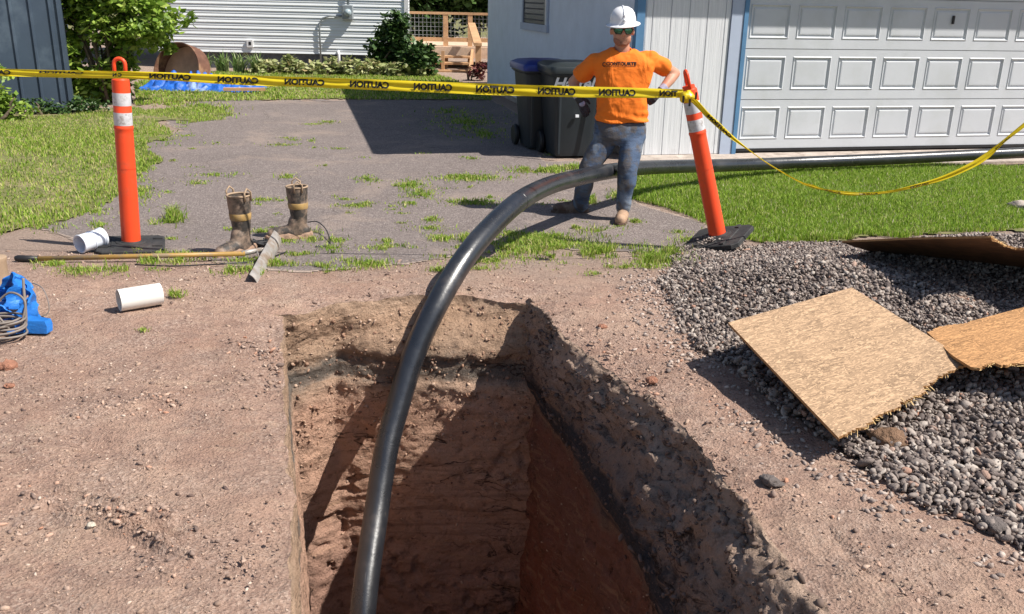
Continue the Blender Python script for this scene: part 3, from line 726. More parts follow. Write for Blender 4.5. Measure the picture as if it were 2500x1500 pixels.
c_ = stones(Pf, .003+.005*rng.random(nf), ICO1, .22, .9)
tag(scatter_mesh('gravel', [a, b_, c_], M_stone), 'heap of rounded grey river gravel right of the trench', kind='stuff')
# bed under it
xs = np.arange(.5, 5.4, .04); ys = np.arange(2.2, 6.9, .04); X, Y = np.meshgrid(xs, ys, indexing='ij'); ok = gmask(X, Y)
kp = ok[:-1, :-1] & ok[1:, :-1] & ok[1:, 1:] & ok[:-1, 1:]
tag(gridmesh('gravel_bed', np.stack([X, Y, gz(X, Y)+.009+.012*vn(X*6, Y*6, 0, 4).clip(-.3, 1)], -1), M_gravbase, keep=kp, flip=True), kind='structure')
# loose stones: thin scatter round the heap, pebbles and crumbs on the dirt
def picks(n, x0, x1, y0, y1, dens):
    X = rng.uniform(x0, x1, n); Y = rng.uniform(y0, y1, n)
    X = np.where(True, X, X); p = rng.random(n) < dens(X, Y)
    off = (((X < Lx(Y)-.015) | (X > Rx(Y)+.015)) | (Y > np.where(X > .1, 4.87, np.maximum(Fy(X), 4.55))+.03))
    px, py = proj(np.stack([X, Y, gz(X, Y)], -1)); vis = (px > -60) & (px < 2560) & (py < 1560)
    k = p & off & vis; return X[k], Y[k]
def gdist(X, Y):
    px, py = proj(np.stack([X, Y, gz(X, Y)], -1)); r = np.zeros(len(X))
    for i, f in enumerate((25, 60, 110, 170)):
        for dx, dy in ((1, 0), (.6, -.5), (.3, -.9), (.7, .4)): r = np.maximum(r, inpoly(px+f*dx, py+f*dy, GRAV)*(1-.23*i))
    return r
X, Y = picks(60000, .3, 4, 2., 6.2, lambda x, y: .75*gdist(x, y)**2*(1-gmask(x, y))*np.clip(.6+fbm(x*4, y*4, 0, 71, 3), 0, 1))
P = np.stack([X, Y, gz(X, Y)+ground_detail(X, Y)+.003], -1)
sA = stones(P, .005+.010*rng.random(len(X))**1.6, ICO1, .12, .4)
M_dusty = island('dusty_stone', [(0, (.13, .10, .09)), (.3, (.26, .205, .18)), (.7, (.40, .31, .26)), (1, (.54, .45, .39))], .9, 0, .003)
tag(scatter_mesh('loose_gravel', [sA], M_dusty), kind='stuff')
X, Y = picks(150000, -3.4, 4.2, 1.9, 5.9, lambda x, y: np.clip(.22+.75*fbm(x*1.7, y*1.7, 0, 73, 4), .04, .8)*np.clip(6/(y+.5)-.5, .35, 1))
P = np.stack([X, Y, gz(X, Y)+ground_detail(X, Y)+.001], -1)
S = .0016+.0048*rng.random(len(X))**3*np.clip(Y/2.5, 1, 2); S += np.where(rng.random(len(X)) < .012, .008, 0)
sB = stones(P, S, ICO1, .2, .5)
tag(scatter_mesh('pebbles', [sB], M_peb, False), kind='stuff')
def wallstones(G, n, i0, i1, j0, j1, smin, smax):
    ii = rng.integers(i0, i1, n); jj = rng.integers(j0, j1, n); return stones(G[ii, jj]+rng.normal(0, .003, (n, 3)), smin+(smax-smin)*rng.random(n)**4, ICO1, .22, .8)
ss_ = [wallstones(wf, 2200, 8, 140, 4, 60, .002, .014), wallstones(wf, 900, 8, 140, 40, 150, .002, .011), wallstones(wr, 800, 10, wr.shape[0]-5, 60, 120, .002, .010)]
tag(scatter_mesh('wall_crumbs', ss_, island('wall_crumb', [(0, (.14, .08, .06)), (.5, (.34, .20, .135)), (1, (.50, .36, .27))], .95, 0, .003), False), kind='stuff')
RDG = [(440, 1260, 600, 1390), (330, 1340, 420, 1420), (180, 1010, 420, 980), (60, 1215, 330, 1260), (150, 1190, 420, 1265), (150, 1250, 400, 1330), (250, 1270, 470, 1370), (1640, 880, 1760, 1010), (1760, 1010, 1900, 1080), (1900, 1180, 2060, 1300), (2060, 1300, 2260, 1480), (340, 1100, 380, 1150), (0, 1290, 90, 1300), (150, 1460, 190, 1480), (560, 830, 690, 860), (600, 860, 690, 900), (1330, 790, 1600, 960), (1600, 1000, 1800, 1200)]
def rdist(X, Y):
    px, py = proj(np.stack([X, Y, 0*X], -1)); m_ = np.zeros(len(X))
    for ax_2, ay_2, bx_2, by_2 in RDG:
        vx, vy = bx_2-ax_2, by_2-ay_2; t = np.clip(((px-ax_2)*vx+(py-ay_2)*vy)/(vx*vx+vy*vy), 0, 1); m_ = np.maximum(m_, np.exp(-((np.hypot(px-ax_2-t*vx, py-ay_2-t*vy)+10*vn(X*20, Y*20, 0, 7))/22)**2))
    return m_
X, Y = picks(60000, -3, 3, 1.9, 4.9, lambda x, y: rdist(x, y)*.8)
P = np.stack([X, Y, gz(X, Y)+ground_detail(X, Y)+.001], -1)
tag(scatter_mesh('dirt_crumbs', [stones(P, .0025+.011*rng.random(len(X))**4, ICO1, .25, .6)], island('dirt_crumb', [(0, (.14, .10, .085)), (.4, (.30, .21, .17)), (.8, (.50, .36, .28)), (1, (.45, .23, .15))], .95, 0, .003), False), kind='stuff')
# crumbs clinging to the slumped bank on the right
iy = rng.integers(5, wr.shape[0]-5, 2600); iu = rng.integers(1, 62, 2600)
P = wr[iy, iu]+rng.normal(0, .004, (2600, 3)); P[:, 2] += .001
tag(scatter_mesh('bank_crumbs', [stones(P, .003+.015*rng.random(2600)**4, ICO1, .25, .6)], simple('bank_crumb', (.15, .105, .085), .95, 0, .4, 5), False), kind='stuff')
# clods of earth one can point at
M_clod = simple('clod_earth', (.36, .17, .11), .95, 0, .3, 20, .02, 60); M_clodg = simple('clod_grey', (.15, .125, .115), .95, 0, .35, 15, .02, 50); M_rock = simple('pale_rock', (.50, .44, .36), .85, 0, .2, 12, .01, 50)
def clod(name, px, py, r, mat, label, cat, sq=.7, seed=0):
    p = g_at(px, py); V, Fc = ICO3
    r *= .95
    d = 1+.38*fbm(V[:, 0]*1.5+seed*9, V[:, 1]*1.5, V[:, 2]*1.5, seed, 2)+.34*fbm(V[:, 0]*4, V[:, 1]*4+seed, V[:, 2]*4, seed+3, 3)
    P = V*d[:, None]*np.array([r*1.2, r, r*sq])+np.array([0, 0, r*sq*.55])
    o = npmesh(name, P, Fc, mat, smooth=True); o.location = (p[0], p[1], p[2]+float(ground_detail(p[0], p[1]))*(1 if p[1] < 5 else 0)); o.rotation_euler[2] = seed*1.3
    tag(o, label, cat); return o
clod('clod', 1990, 950, .062, M_clodg, 'large dark clod of earth in the shade left of the strand board', 'clod', .7, 1)
clod('clod', 1880, 1182, .035, M_clodg, 'small dark clod lying alone on the dirt between trench and gravel', 'clod', .6, 2)
clod('clod', 18, 895, .032, M_clod, 'red-brown clod at the left edge below the blue hose', 'clod', .8, 3)
clod('clod', 22, 942, .02, M_clod, 'smaller brown clod just below the red-brown clod at the left edge', 'clod', .6, 4)
clod('stone', 225, 1288, .013, M_rock, 'pale round stone in the tyre ruts at the lower left', 'stone', .7, 5)
clod('clod', 1590, 935, .022, M_clod, 'reddish clod on the stony dirt beside the trench rim', 'clod', .8, 7)
clod('clod', 2195, 800, .05, M_clod, 'red clay lumps lying on gravel at the upper tip of the big board', 'clod', .5, 8).location[0] += .27
clod('clod', 2170, 1080, .075, simple('clod_wet', (.22, .13, .08), .9, 0, .35, 12, .03, 40), 'brown root-like clod on gravel under the ragged board edge', 'clod', .6, 9)
clod('clod', 2225, 1015, .035, M_clod, 'red clod on gravel right under the torn board edge', 'clod', .7, 10)
clod('stone', 2425, 1290, .042, M_clodg, 'dark stone at the lower edge of the gravel heap', 'stone', .6, 11)
clod('clod', 1470, 805, .022, M_clod, 'crumbling red clod on the flat dirt right of the far trench corner', 'clod', .5, 14)
clod('concrete_block', 2495, 512, .11, M_conc, 'grey broken concrete lump on the grass at the right edge', 'concrete lump', .5, 16)
# ---------------------------------------------------------------- grass
def blades(X, Y, Z, hgt, wid, lean=.5):
    n = len(X); a = rng.uniform(0, 2*np.pi, n); l = rng.uniform(.1, 1, n)*lean; b = rng.uniform(0, 2*np.pi, n)
    dx, dy = np.cos(a)*wid/2, np.sin(a)*wid/2; lx, ly = np.cos(b)*l*hgt, np.sin(b)*l*hgt
    B = np.stack([X, Y, Z], -1); o = np.zeros(n)
    d = np.stack([dx, dy, o], -1); m = np.stack([lx*.35, ly*.35, hgt*.6], -1); t = np.stack([lx, ly, hgt*(1-.25*l)], -1)
    V = np.stack([B-d, B+d, B+d*.7+m, B-d*.7+m, B+t], 1).reshape(-1, 3)
    k = np.arange(n)[:, None]*5
    return V, np.concatenate([k+np.array([[0, 1, 2]]), k+np.array([[0, 2, 3]]), k+np.array([[3, 2, 4]])])
G1 = [(0, (.11, .19, .015)), (.35, (.21, .35, .03)), (.7, (.33, .49, .055)), (.86, (.45, .54, .11)), (.95, (.50, .46, .22)), (1, (.60, .55, .40))]
G2 = [(0, (.12, .22, .02)), (.3, (.23, .38, .035)), (.6, (.36, .48, .07)), (.8, (.46, .47, .14)), (1, (.56, .47, .25))]
M_grass = island('grass_blade', G1, .6, .35); M_grass2 = island('dry_grass_blade', G2, .6, .35)
def lawn(name, poly, n, x0, x1, y0, y1, h0, h1, w0, mat, label, ragged=10, thin=None):
    X = rng.uniform(x0, x1, n); Y = rng.uniform(y0, y1, n); Z = gz(X, Y); px, py = proj(np.stack([X, Y, Z], -1))
    f = fbm(X*2.2, Y*2.2, 0, 53, 3)
    k = inpoly(px+ragged*2.2*f, py+ragged*f, poly) & (px > -80) & (px < 3000)
    if thin is not None: k &= rng.random(n) < thin(X, Y)
    X, Y, Z = X[k], Y[k], Z[k]
    hh = (h0+(h1-h0)*rng.random(len(X)))*(1+.5*fbm(X*1.5, Y*1.5, 0, 57, 3))
    v, f_ = blades(X, Y, Z+.01, hh, w0*rng.uniform(.7, 1.3, len(X)), .8)
    tag(npmesh(name, v, f_, mat), label, kind='stuff')
lawn('grass', [(p[0], p[1]) for p in LAWN_R], 240000, 1.0, 7.4, 6.0, 10.9, .025, .065, .007, M_grass, 'bright green grass right of the driveway', 14)
lawn('grass', LAWN_L, 190000, -9.5, -1.8, 5.8, 15.6, .02, .055, .010, M_grass2, 'green and straw-coloured grass left of the driveway', 14, lambda x, y: np.clip(.8+1.1*fbm(x*.9, y*.9, 0, 91, 3)-sst(8.2, 6.5, y)*.35, .12, 1))
lawn('grass', LAWN_B, 60000, -11, 0, 14.5, 24, .03, .07, .02, M_grass2, 'lawn in front of the white house', 3)
# weeds and tufts: (cx, cy, rx, ry, blades, height)
TUFT = [(505, 268, 75, 20, 1500, .09), (420, 255, 60, 10, 500, .06), (370, 330, 90, 22, 500, .05), (400, 345, 50, 16, 300, .05), (345, 420, 40, 40, 500, .06), (350, 470, 40, 40, 400, .05), (425, 540, 26, 14, 260, .17), (415, 545, 45, 8, 200, .06), (115, 555, 60, 14, 400, .07), (235, 520, 40, 14, 160, .05), (245, 555, 30, 10, 140, .05),
 (1320, 418, 80, 9, 1300, .07), (1150, 437, 95, 10, 1000, .05), (1400, 412, 30, 6, 300, .08), (1000, 455, 60, 16, 500, .05), (1030, 480, 45, 18, 420, .05), (1010, 500, 60, 8, 200, .04), (870, 505, 58, 6, 350, .035), (1160, 498, 65, 9, 550, .05), (1050, 540, 30, 8, 150, .04), (1080, 585, 40, 12, 420, .07), (900, 440, 40, 10, 180, .05), (700, 435, 30, 8, 130, .05), (800, 300, 30, 4, 120, .04), (690, 356, 48, 5, 180, .03), (770, 305, 40, 3, 130, .03), (830, 365, 30, 4, 90, .03),
 (540, 352, 40, 4, 110, .03), (640, 490, 70, 6, 250, .035), (530, 430, 60, 6, 180, .04), (480, 450, 40, 6, 150, .04), (820, 590, 30, 7, 180, .05), (1330, 595, 130, 22, 2600, .075), (1450, 620, 190, 20, 2400, .08), (1240, 615, 70, 20, 900, .07), (1600, 640, 80, 14, 900, .09), (1200, 640, 110, 14, 700, .04), (1690, 590, 60, 12, 280, .05), (1560, 505, 20, 6, 200, .09), (1445, 495, 14, 10, 140, .10), (1510, 480, 30, 14, 300, .09), (1660, 570, 30, 6, 90, .04), (1555, 545, 20, 4, 120, .05),
 (950, 610, 70, 8, 350, .06), (900, 650, 70, 12, 450, .05), (770, 655, 90, 12, 420, .05), (680, 650, 60, 14, 300, .05), (560, 665, 60, 14, 260, .06), (340, 655, 130, 18, 1200, .06), (200, 665, 120, 16, 500, .05), (320, 650, 60, 10, 400, .10), (130, 648, 50, 8, 250, .05), (430, 725, 30, 8, 160, .05), (600, 640, 60, 8, 200, .04), (1140, 590, 20, 8, 200, .10), (1140, 300, 110, 30, 900, .06), (1180, 330, 60, 20, 500, .07), (350, 812, 22, 6, 40, .03), (1400, 560, 90, 8, 350, .05), (1250, 575, 60, 8, 250, .05), (1990, 590, 40, 4, 260, .10), (1750, 605, 30, 6, 150, .06), (1100, 275, 60, 10, 300, .05), (1640, 625, 50, 8, 400, .12)]
for _ in range(130):
    cx = rng.uniform(250, 1750); cy = rng.uniform(300, 680); q_ = rng.random()
    if cy < 480 and cx < 400: continue
    if q_ < (.75 if cy < 520 else .35) : TUFT.append((cx, cy, rng.uniform(10, 40), rng.uniform(2, 5), int(rng.uniform(15, 60)), .03))
    else: TUFT.append((cx, cy if cy > 560 else rng.uniform(560, 680), rng.uniform(15, 60), rng.uniform(4, 9), int(rng.uniform(40, 160)), .045))
Vs = []; Fs_ = []; o = 0
for (cx, cy, rx, ry, nb, hh) in TUFT:
    nb = int(nb*1.3); a = rng.uniform(0, 2*np.pi, nb); r_ = np.abs(rng.normal(0, .55, nb)).clip(0, 1.5); 
    pp = np.array([g_at(cx+rx*r*math.cos(q), cy+ry*r*math.sin(q)) for q, r in zip(a, r_)])
    k = fbm(pp[:, 0]*5, pp[:, 1]*5, 0, 99, 3) > -.25; pp = pp[k]
    if not len(pp): continue
    h = hh*.72*rng.uniform(.25, 1.1, len(pp))*(.6+.8*np.clip(fbm(pp[:, 0]*9, pp[:, 1]*9, 0, 98, 2)+.4, 0, 1)); wd = np.clip(.0012*pp[:, 1], .006, .02)
    v, f = blades(pp[:, 0], pp[:, 1], pp[:, 2]+.008, h, wd*rng.uniform(.7, 1.2, len(pp)), .9); Vs.append(v); Fs_.append(f+o); o += len(v)
tag(npmesh('weeds', np.concatenate(Vs), np.concatenate(Fs_), M_grass2), 'tufts of grass and weeds growing through the driveway and dirt', kind='stuff')
# ---------------------------------------------------------------- leafy plants
def leaves(P, size, mat, name, parent, elong=1.8, droop=.5):
    n = len(P); a = rng.uniform(0, 2*np.pi, n); el = rng.normal(-.2, droop, n); ro = rng.normal(0, .6, n)
    d = np.stack([np.cos(a)*np.cos(el), np.sin(a)*np.cos(el), np.sin(el)], -1); up = np.array([0, 0, 1.])
    s = np.cross(d, up); s /= np.linalg.norm(s, axis=1)[:, None]; nn_ = np.cross(s, d)
    s2 = s*np.cos(ro)[:, None]+nn_*np.sin(ro)[:, None]; nm = np.cross(s2, d)
    L = (size*rng.uniform(.6, 1.3, n))[:, None]; W_ = L/elong*.5
    V = np.stack([P, P+d*L*.45+s2*W_-nm*L*.06, P+d*L, P+d*L*.45-s2*W_-nm*L*.06], 1).reshape(-1, 3)
    k = np.arange(n)[:, None]*4
    return npmesh(name, V, np.concatenate([k+np.array([[0, 1, 2]]), k+np.array([[0, 2, 3]])]), mat, parent)
def crown_pts(n, c, r, seed, clump=40, gap=.1):
    """leaf places in clumps over an uneven crown"""
    cc = rng.normal(0, 1, (clump, 3)); cc /= np.linalg.norm(cc, axis=1)[:, None]; cc *= rng.uniform(.45, 1.02, (clump, 1)); 
    rr = rng.uniform(.16, .36, clump); i = rng.integers(0, clump, n); q = rng.normal(0, 1, (n, 3)); q /= np.linalg.norm(q, axis=1)[:, None]
    q *= rng.uniform(.55, 1.05, (n, 1)); P = (cc[i]+q*rr[i][:, None])*np.array(r)+np.array(c)
    return P[P[:, 2] > .02]
LEAFA = [(0, (.10, .18, .02)), (.4, (.19, .31, .035)), (.8, (.30, .43, .06)), (1, (.45, .54, .13))]
LEAFD = [(0, (.02, .05, .012)), (.5, (.045, .10, .022)), (1, (.11, .19, .05))]
LEAFV = [(0, (.16, .21, .06)), (.4, (.34, .38, .15)), (.8, (.55, .55, .30)), (1, (.40, .30, .14))]
M_leafA = island('vine_leaf', LEAFA, .5, .35, spec=.5); M_leafD = island('shrub_leaf', LEAFD, .45, .25, spec=.5); M_leafV = island('variegated_leaf', LEAFV, .6, .3)
M_bark = simple('bark', (.12, .09, .06), .9, 0, .3, 12, .01, 30)
def plant(name, loc, label, cat, crowns, nleaf, size, mat, stems=6, group=None, elong=1.8, stem_h=.8):
    e = empty(name, loc); tag(e, label, cat, group)
    Ps = [crown_pts(int(nleaf*f), c, r, 0) for (c, r, f) in crowns]
    leaves(np.concatenate(Ps), size, mat, 'foliage', e, elong)
    sm = MB()
    for k in range(stems):
        c, r, f = crowns[k % len(crowns)]; x, y = rng.uniform(-.3, .3, 2); tx = c[0]+rng.uniform(-.6, .6)*r[0]; ty = c[1]+rng.uniform(-.6, .6)*r[1]; tz = c[2]+rng.uniform(-.2, .8)*r[2]
        sm.tube([(x, y, -.02), (x*1.2+tx*.3, y+ty*.3, tz*.4), (tx*.8, ty*.8, tz*.75), (tx, ty, tz)], [.03, .024, .016, .006], 6)
    sm.build('stems', M_bark, e, True)
    return e
p = atz(275, 258, -.2)
plant('vine_shrub', (p[0]-.15, 15.6, -.2), 'tall leafy green vine shrub between the slate shed and the white house', 'shrub',
      [((-.25, 0, .75), (.75, .5, .85), .22), ((-.15, .1, 1.7), (.8, .55, .8), .25), ((.35, 0, 2.5), (.95, .6, .7), .22), ((.75, -.1, 1.35), (.7, .5, .5), .12), ((-.75, 0, 2.15), (.42, .3, .25), .04), ((-.1, .1, 3.0), (1.0, .6, .6), .15)], 15000, .13, M_leafA, 12)
p = atz(18, 285, -.2)
plant('weed_clump', (p[0], p[1]-.4, -.2), 'leafy green weeds at the left edge against the slate shed', 'weeds', [((-.1, 0, .4), (.42, .3, .45), .7), ((.15, 0, .18), (.5, .25, .22), .3)], 1500, .09, M_leafA, 4)
p = atz(130, 276, -.2)
plant('weed_clump', (p[0], p[1]-.15, -.2), 'low dark weeds along the foot of the slate shed', 'weeds', [((-.1, 0, .1), (.6, .15, .14), .6), ((.5, .2, .12), (.35, .15, .15), .4)], 900, .08, M_leafD, 2)
p = aty(962, 120, 22.3)
plant('shrub', (p[0]-.0, 22.5, -.2), 'glossy green shrub at the right corner of the white house', 'shrub', [((-.05, 0, .75), (.5, .4, .5), .45), ((.05, -.1, 1.15), (.3, .25, .32), .2), ((-.3, 0, .45), (.3, .3, .3), .35)], 3600, .15, M_leafD, 4)
plant('shrub', (p[0]+.62, 22.1, -.2), 'low dark shrub right of the house corner beside the deck steps', 'shrub', [((0, 0, .45), (.42, .35, .36), 1.)], 1700, .14, M_leafD, 3)
hosta = 'row of pale variegated hostas along the house foundation'
desc = ['leftmost', 'second', 'third', 'fourth', 'fifth', 'sixth', 'seventh', 'rightmost']
for i, px in enumerate((655, 710, 765, 820, 875, 925, 985, 1035)):
    p = atz(px, 180, -.2)
    plant('hosta', (p[0], 21.9+.15*(i % 2), -.2), desc[i]+' clump in the row of pale variegated hostas along the house', 'hosta', [((0, 0, .16), (.33, .28, .22), 1.)], 420, .13, M_leafV, 2, hosta, 1.5)
p = aty(975, 118, 23.1)
plant('shrub', (aty(1010, 60, 24)[0]-.3, 22.9, -.2), 'light leafy sapling top above the glossy shrub', 'shrub', [((-.15, 0, 1.0), (.2, .2, .28), 1.)], 350, .12, M_leafA, 2)
# daylilies: long arching straps
def strap_plant(px, loc_y, label, n=70, L=.55):
    p = aty(px, 170, loc_y); e = empty('daylily', (p[0], loc_y, -.2)); tag(e, label, 'daylily', 'daylilies in front of the white house')
    m = MB()
    for k in range(n):
        a = random.uniform(0, 6.28); l = L*random.uniform(.6, 1.15); sp = random.uniform(.25, .8); w_ = .016; x, y = random.uniform(-.12, .12), random.uniform(-.1, .1)
        pts = []
        for t in (0, .35, .7, 1): pts.append((x+math.cos(a)*sp*l*t*t*.9, y+math.sin(a)*sp*l*t*t*.9, l*(t*1.1-.55*sp*t*t*1.4)))
        s_ = (-math.sin(a), math.cos(a)); vs_ = []
        for i_, q in enumerate(pts): ww = w_*(1, 1, .7, .1)[i_]; vs_ += [(q[0]-s_[0]*ww, q[1]-s_[1]*ww, q[2]), (q[0]+s_[0]*ww, q[1]+s_[1]*ww, q[2])]
        m.add(vs_, [(0, 1, 3, 2), (2, 3, 5, 4), (4, 5, 7, 6)])
    m.build('leaves', M_strap, e); return e
M_strap = island('strap_leaf', [(0, (.10, .18, .05)), (.6, (.22, .32, .10)), (1, (.45, .50, .26))], .6, .3)
for px, yy, lb in ((500, 22.1, 'leftmost arching daylily beside the rusty drum'), (545, 22.2, 'daylily just right of the rusty drum'), (585, 22.0, 'daylily between the rusty drum and the hostas'), (625, 21.9, 'daylily below the outlet cover next to the hostas')):
    strap_plant(px, yy, lb)
# trees behind the deck, seen between house and garage, and beyond house
def tree(x, y, hgt, rad, label, n=9000, mat=M_leafD, size=.26):
    e = empty('tree', (x, y, -.2)); tag(e, label, 'tree', 'dark trees behind the deck')
    t = MB(); t.tube([(0, 0, 0), (.05, 0, hgt*.3), (-.05, .05, hgt*.55), (0, 0, hgt*.85)], [.16, .13, .09, .03], 10)
    for k in range(7):
        a = k*2.4; z = hgt*(.3+.07*k); t.tube([(0, 0, z), (math.cos(a)*rad*.4, math.sin(a)*rad*.4, z+.4), (math.cos(a)*rad*.8, math.sin(a)*rad*.8, z+.9)], [.05, .035, .012], 6)
    t.build('trunk', M_bark, e, True)
    P = crown_pts(n, (0, 0, hgt*.58), (rad, rad, hgt*.5), 0, 60)
    leaves(P, size, mat, 'crown', e, 1.6)
q = aty(1090, 60, 31)
tree(q[0]-1.6, 31.5, 4.4, 2.3, 'dark green tree left behind the deck railing'); tree(q[0]+.9, 32.2, 4.4, 2.5, 'dark green tree in the middle behind the deck railing'); tree(q[0]+3.6, 31, 4.4, 2.3, 'dark green tree right behind the deck next to the garage wall')
e_ = aty(330, 60, 27); tree(e_[0]-.3, 27, 5.5, 2.0, 'shaded tree between the leafy vine shrub and the white house', 4500)
tree(e_[0]-3.5, 25, 5.5, 2.2, 'shaded tree behind the slate shed', 4500)
q = aty(1170, 175, 21.3); plant('flower_plant', (q[0], 21.3, -.2), 'dark red-leaved plant at the foot of the deck steps', 'plant', [((0, 0, .2), (.22, .2, .2), 1.)], 260, .10, island('red_leaf', [(0, (.05, .012, .015)), (.6, (.12, .02, .02)), (1, (.30, .12, .10))], .6, .2), 2)
# ---------------------------------------------------------------- smooth paths and ribbons
def catmull(pts, n=8):
    P = [np.array(p, float) for p in pts]; P = [2*P[0]-P[1]]+P+[2*P[-1]-P[-2]]; out = []
    for i in range(1, len(P)-2):
        for k in range(n):
            t = k/n; a, b, c, d = P[i-1:i+3]
            out.append(.5*((2*b)+(-a+c)*t+(2*a-5*b+4*c-d)*t*t+(-a+3*b-3*c+d)*t**3))
    out.append(P[-2]); return out
# ---------------------------------------------------------------- the black pipe
def pipe_mat():
    m, t, b, v = newmat('black_hdpe', .3, 0, 1.0)
    n = noise(t, v, 3, 7, .7); n2 = noise(t, v, 40, 5, .7)
    c = ramp(t, [(.35, (.012, .013, .016)), (.65, (.020, .022, .027))], n)
    c = mix(t, ramp(t, [(.56, (0, 0, 0)), (.78, (.35, .35, .35))], n), c, (.14, .11, .09))
    sc2 = noise(t, mapping(t, v, (60, 9, 9), (0, 0, R(60))), 1.0, 4, .6)
    c = mix(t, ramp(t, [(.68, (0, 0, 0)), (.72, (.35, .35, .35))], sc2), c, (.16, .15, .15))
    c = mix(t, ramp(t, [(.66, (0, 0, 0)), (.74, (.5, .5, .5))], n2), c, (.16, .14, .12))
    t.links.new(c, b.inputs['Base Color'])
    t.links.new(ramp(t, [(.4, (.25, .25, .25)), (.7, (.38, .38, .38))], n), b.inputs['Roughness'])
    bump(t, b, n2, .0012); return m
M_pipe = pipe_mat()
PP = [(1066, 745, 5.13), (1128, 640, 5.27), (1190, 563, 5.5), (1265, 494, 5.85), (1335, 456, 6.5), (1400, 437, 7.1), (1480, 420, 7.72), (1560, 411, 8.3), (1650, 407, 8.9), (1780, 404, 9.55), (1930, 398, 10.05), (2200, 387, 10.5), (2500, 373, 10.95), (2720, 365, 11.25)]
PL = [(969, 1000, 5.00), (943, 1100, 4.93), (919, 1250, 4.82), (886, 1500, 4.60)]
pts = [atzc(*p) for p in reversed(PL)]+[atzc(1012, 862, 5.07)]+[atzc(*p) for p in PP]
b0 = pts[0]; pts = [b0+np.array([-.05, -1.9, -1.0]), b0+np.array([.0, -1.0, -.85]), b0+np.array([.02, -.35, -.5])]+pts
path = catmull(pts, 10)
pipe = empty('black_pipe', tuple(pts[0])); tag(pipe, 'long black plastic pipe arching from the garage apron into the trench', 'pipe')
def rel(P, o): return [tuple(np.array(p)-np.array(o)) for p in P]
MB().tube(rel(path, pts[0]), .0655, 32).build('pipe_wall', M_pipe, pipe, True)
iw = min(range(len(path)), key=lambda i: abs(proj(path[i])[0]-1262)); wp = [np.array(path[iw])+(np.array(path[iw+1])-path[iw])*q for q in (-.03, -.01, .01, .03)]
MB().tube(rel(wp, pts[0]), [.0655, .0672, .0672, .0655], 28, False).build('weld_bead', M_pipe, pipe, True)
# ---------------------------------------------------------------- caution tape
def tape_mat():
    m, t, b, v = newmat('caution_yellow', .35, 0, .5)
    c = ramp(t, [(.3, (.80, .60, .01)), (.7, (.90, .72, .03))], noise(t, v, 6, 4)); t.links.new(c, b.inputs['Base Color'])
    tr = t.nodes.new('ShaderNodeBsdfTranslucent'); t.links.new(c, tr.inputs[0]); ms = t.nodes.new('ShaderNodeMixShader'); ms.inputs[0].default_value = .35
    t.links.new(b.outputs[0], ms.inputs[1]); t.links.new(tr.outputs[0], ms.inputs[2]); t.links.new(ms.outputs[0], t.nodes['Material Output'].inputs[0]); return m
M_tape = tape_mat(); M_ink = simple('black_ink', (.012, .012, .012), .4)
class Ribbon:
    def __init__(s, K, amp=.006, seed=0):
        K = catmull([k for k in K], 10); s.K = np.array(K); d = np.diff(s.K[:, :2], axis=0); L = np.concatenate([[0], np.cumsum(np.hypot(d[:, 0], d[:, 1]))]); s.L = L; s.amp = amp; s.seed = seed
    def at_len(s, l, v, off=0.):
        l = float(np.clip(l, 0, s.L[-1])); k = [np.interp(l, s.L, s.K[:, i]) for i in range(4)]
        e = 4.; a = [np.interp(min(l+e, s.L[-1]), s.L, s.K[:, i]) for i in (0, 1)]; b = [np.interp(max(l-e, 0), s.L, s.K[:, i]) for i in (0, 1)]
        tx, ty = a[0]-b[0], a[1]-b[1]; q = math.hypot(tx, ty); nx, ny = ty/q, -tx/q      # towards picture top for tx>0
        fold = s.amp*(.8*math.sin(v*5.+.012*l+1.1*float(vn(l/140., 0, 0, s.seed)))+.7*float(vn(l/60., v*1.5, 0, s.seed+1)))
        return aty(k[0]+nx*k[2]*v, k[1]+ny*k[2]*v, k[3]+fold-off)
    def l_of_x(s, x): return float(np.interp(x, s.K[:, 0], s.L))
    def mesh(s, n=260, m=9):
        P = np.array([[s.at_len(s.L[-1]*i/n, -1+2*j/(m-1)) for j in range(m)] for i in range(n+1)]); return P
    def text(s, mb, txt, l0, wpx, vs=.62, v0=0., mirror=True, txcache={}):
        if txt not in txcache: txcache[txt] = text_mesh(txt, 1., .055)
        V, Fs = txcache[txt]; A = np.array(V); w_ = A[:, 0].max()-A[:, 0].min(); cx = (A[:, 0].max()+A[:, 0].min())/2; cy = (A[:, 1].max()+A[:, 1].min())/2; h_ = A[:, 1].max()-A[:, 1].min()
        mb.add([s.at_len(l0+(-1 if mirror else 1)*(x-cx)/w_*wpx, v0+(y-cy)/h_*2*vs, (.008 if s.amp < .01 else .005)) for x, y, z in V], Fs)
K1 = [(-260, 172, 9, 6.0), (-120, 174, 9, 5.85), (0, 177, 9, 5.75), (150, 181, 9, 5.68), (303, 183.5, 9.3, 5.60), (415, 187.5, 10, 5.62), (581, 196, 12, 5.64), (745, 201, 12, 5.67), (903, 207, 12.8, 5.70), (1057, 213, 13.3, 5.72), (1209, 219, 13.8, 5.74), (1359, 223.5, 13.5, 5.76), (1507, 226.5, 13, 5.77), (1600, 228, 11.5, 5.77), (1668, 229, 10.5, 5.76)]
rb = Ribbon(K1, .006, 3); tape = empty('caution_tape', tuple(aty(303, 183.5, 5.6))); tag(tape, 'yellow caution tape stretched straight across between the two orange posts, lettering reversed', 'caution tape')
def relP(P, o): return P-np.array(o.location)
gridmesh('ribbon', relP(rb.mesh(420, 9), tape), M_tape, tape)
lt = MB()
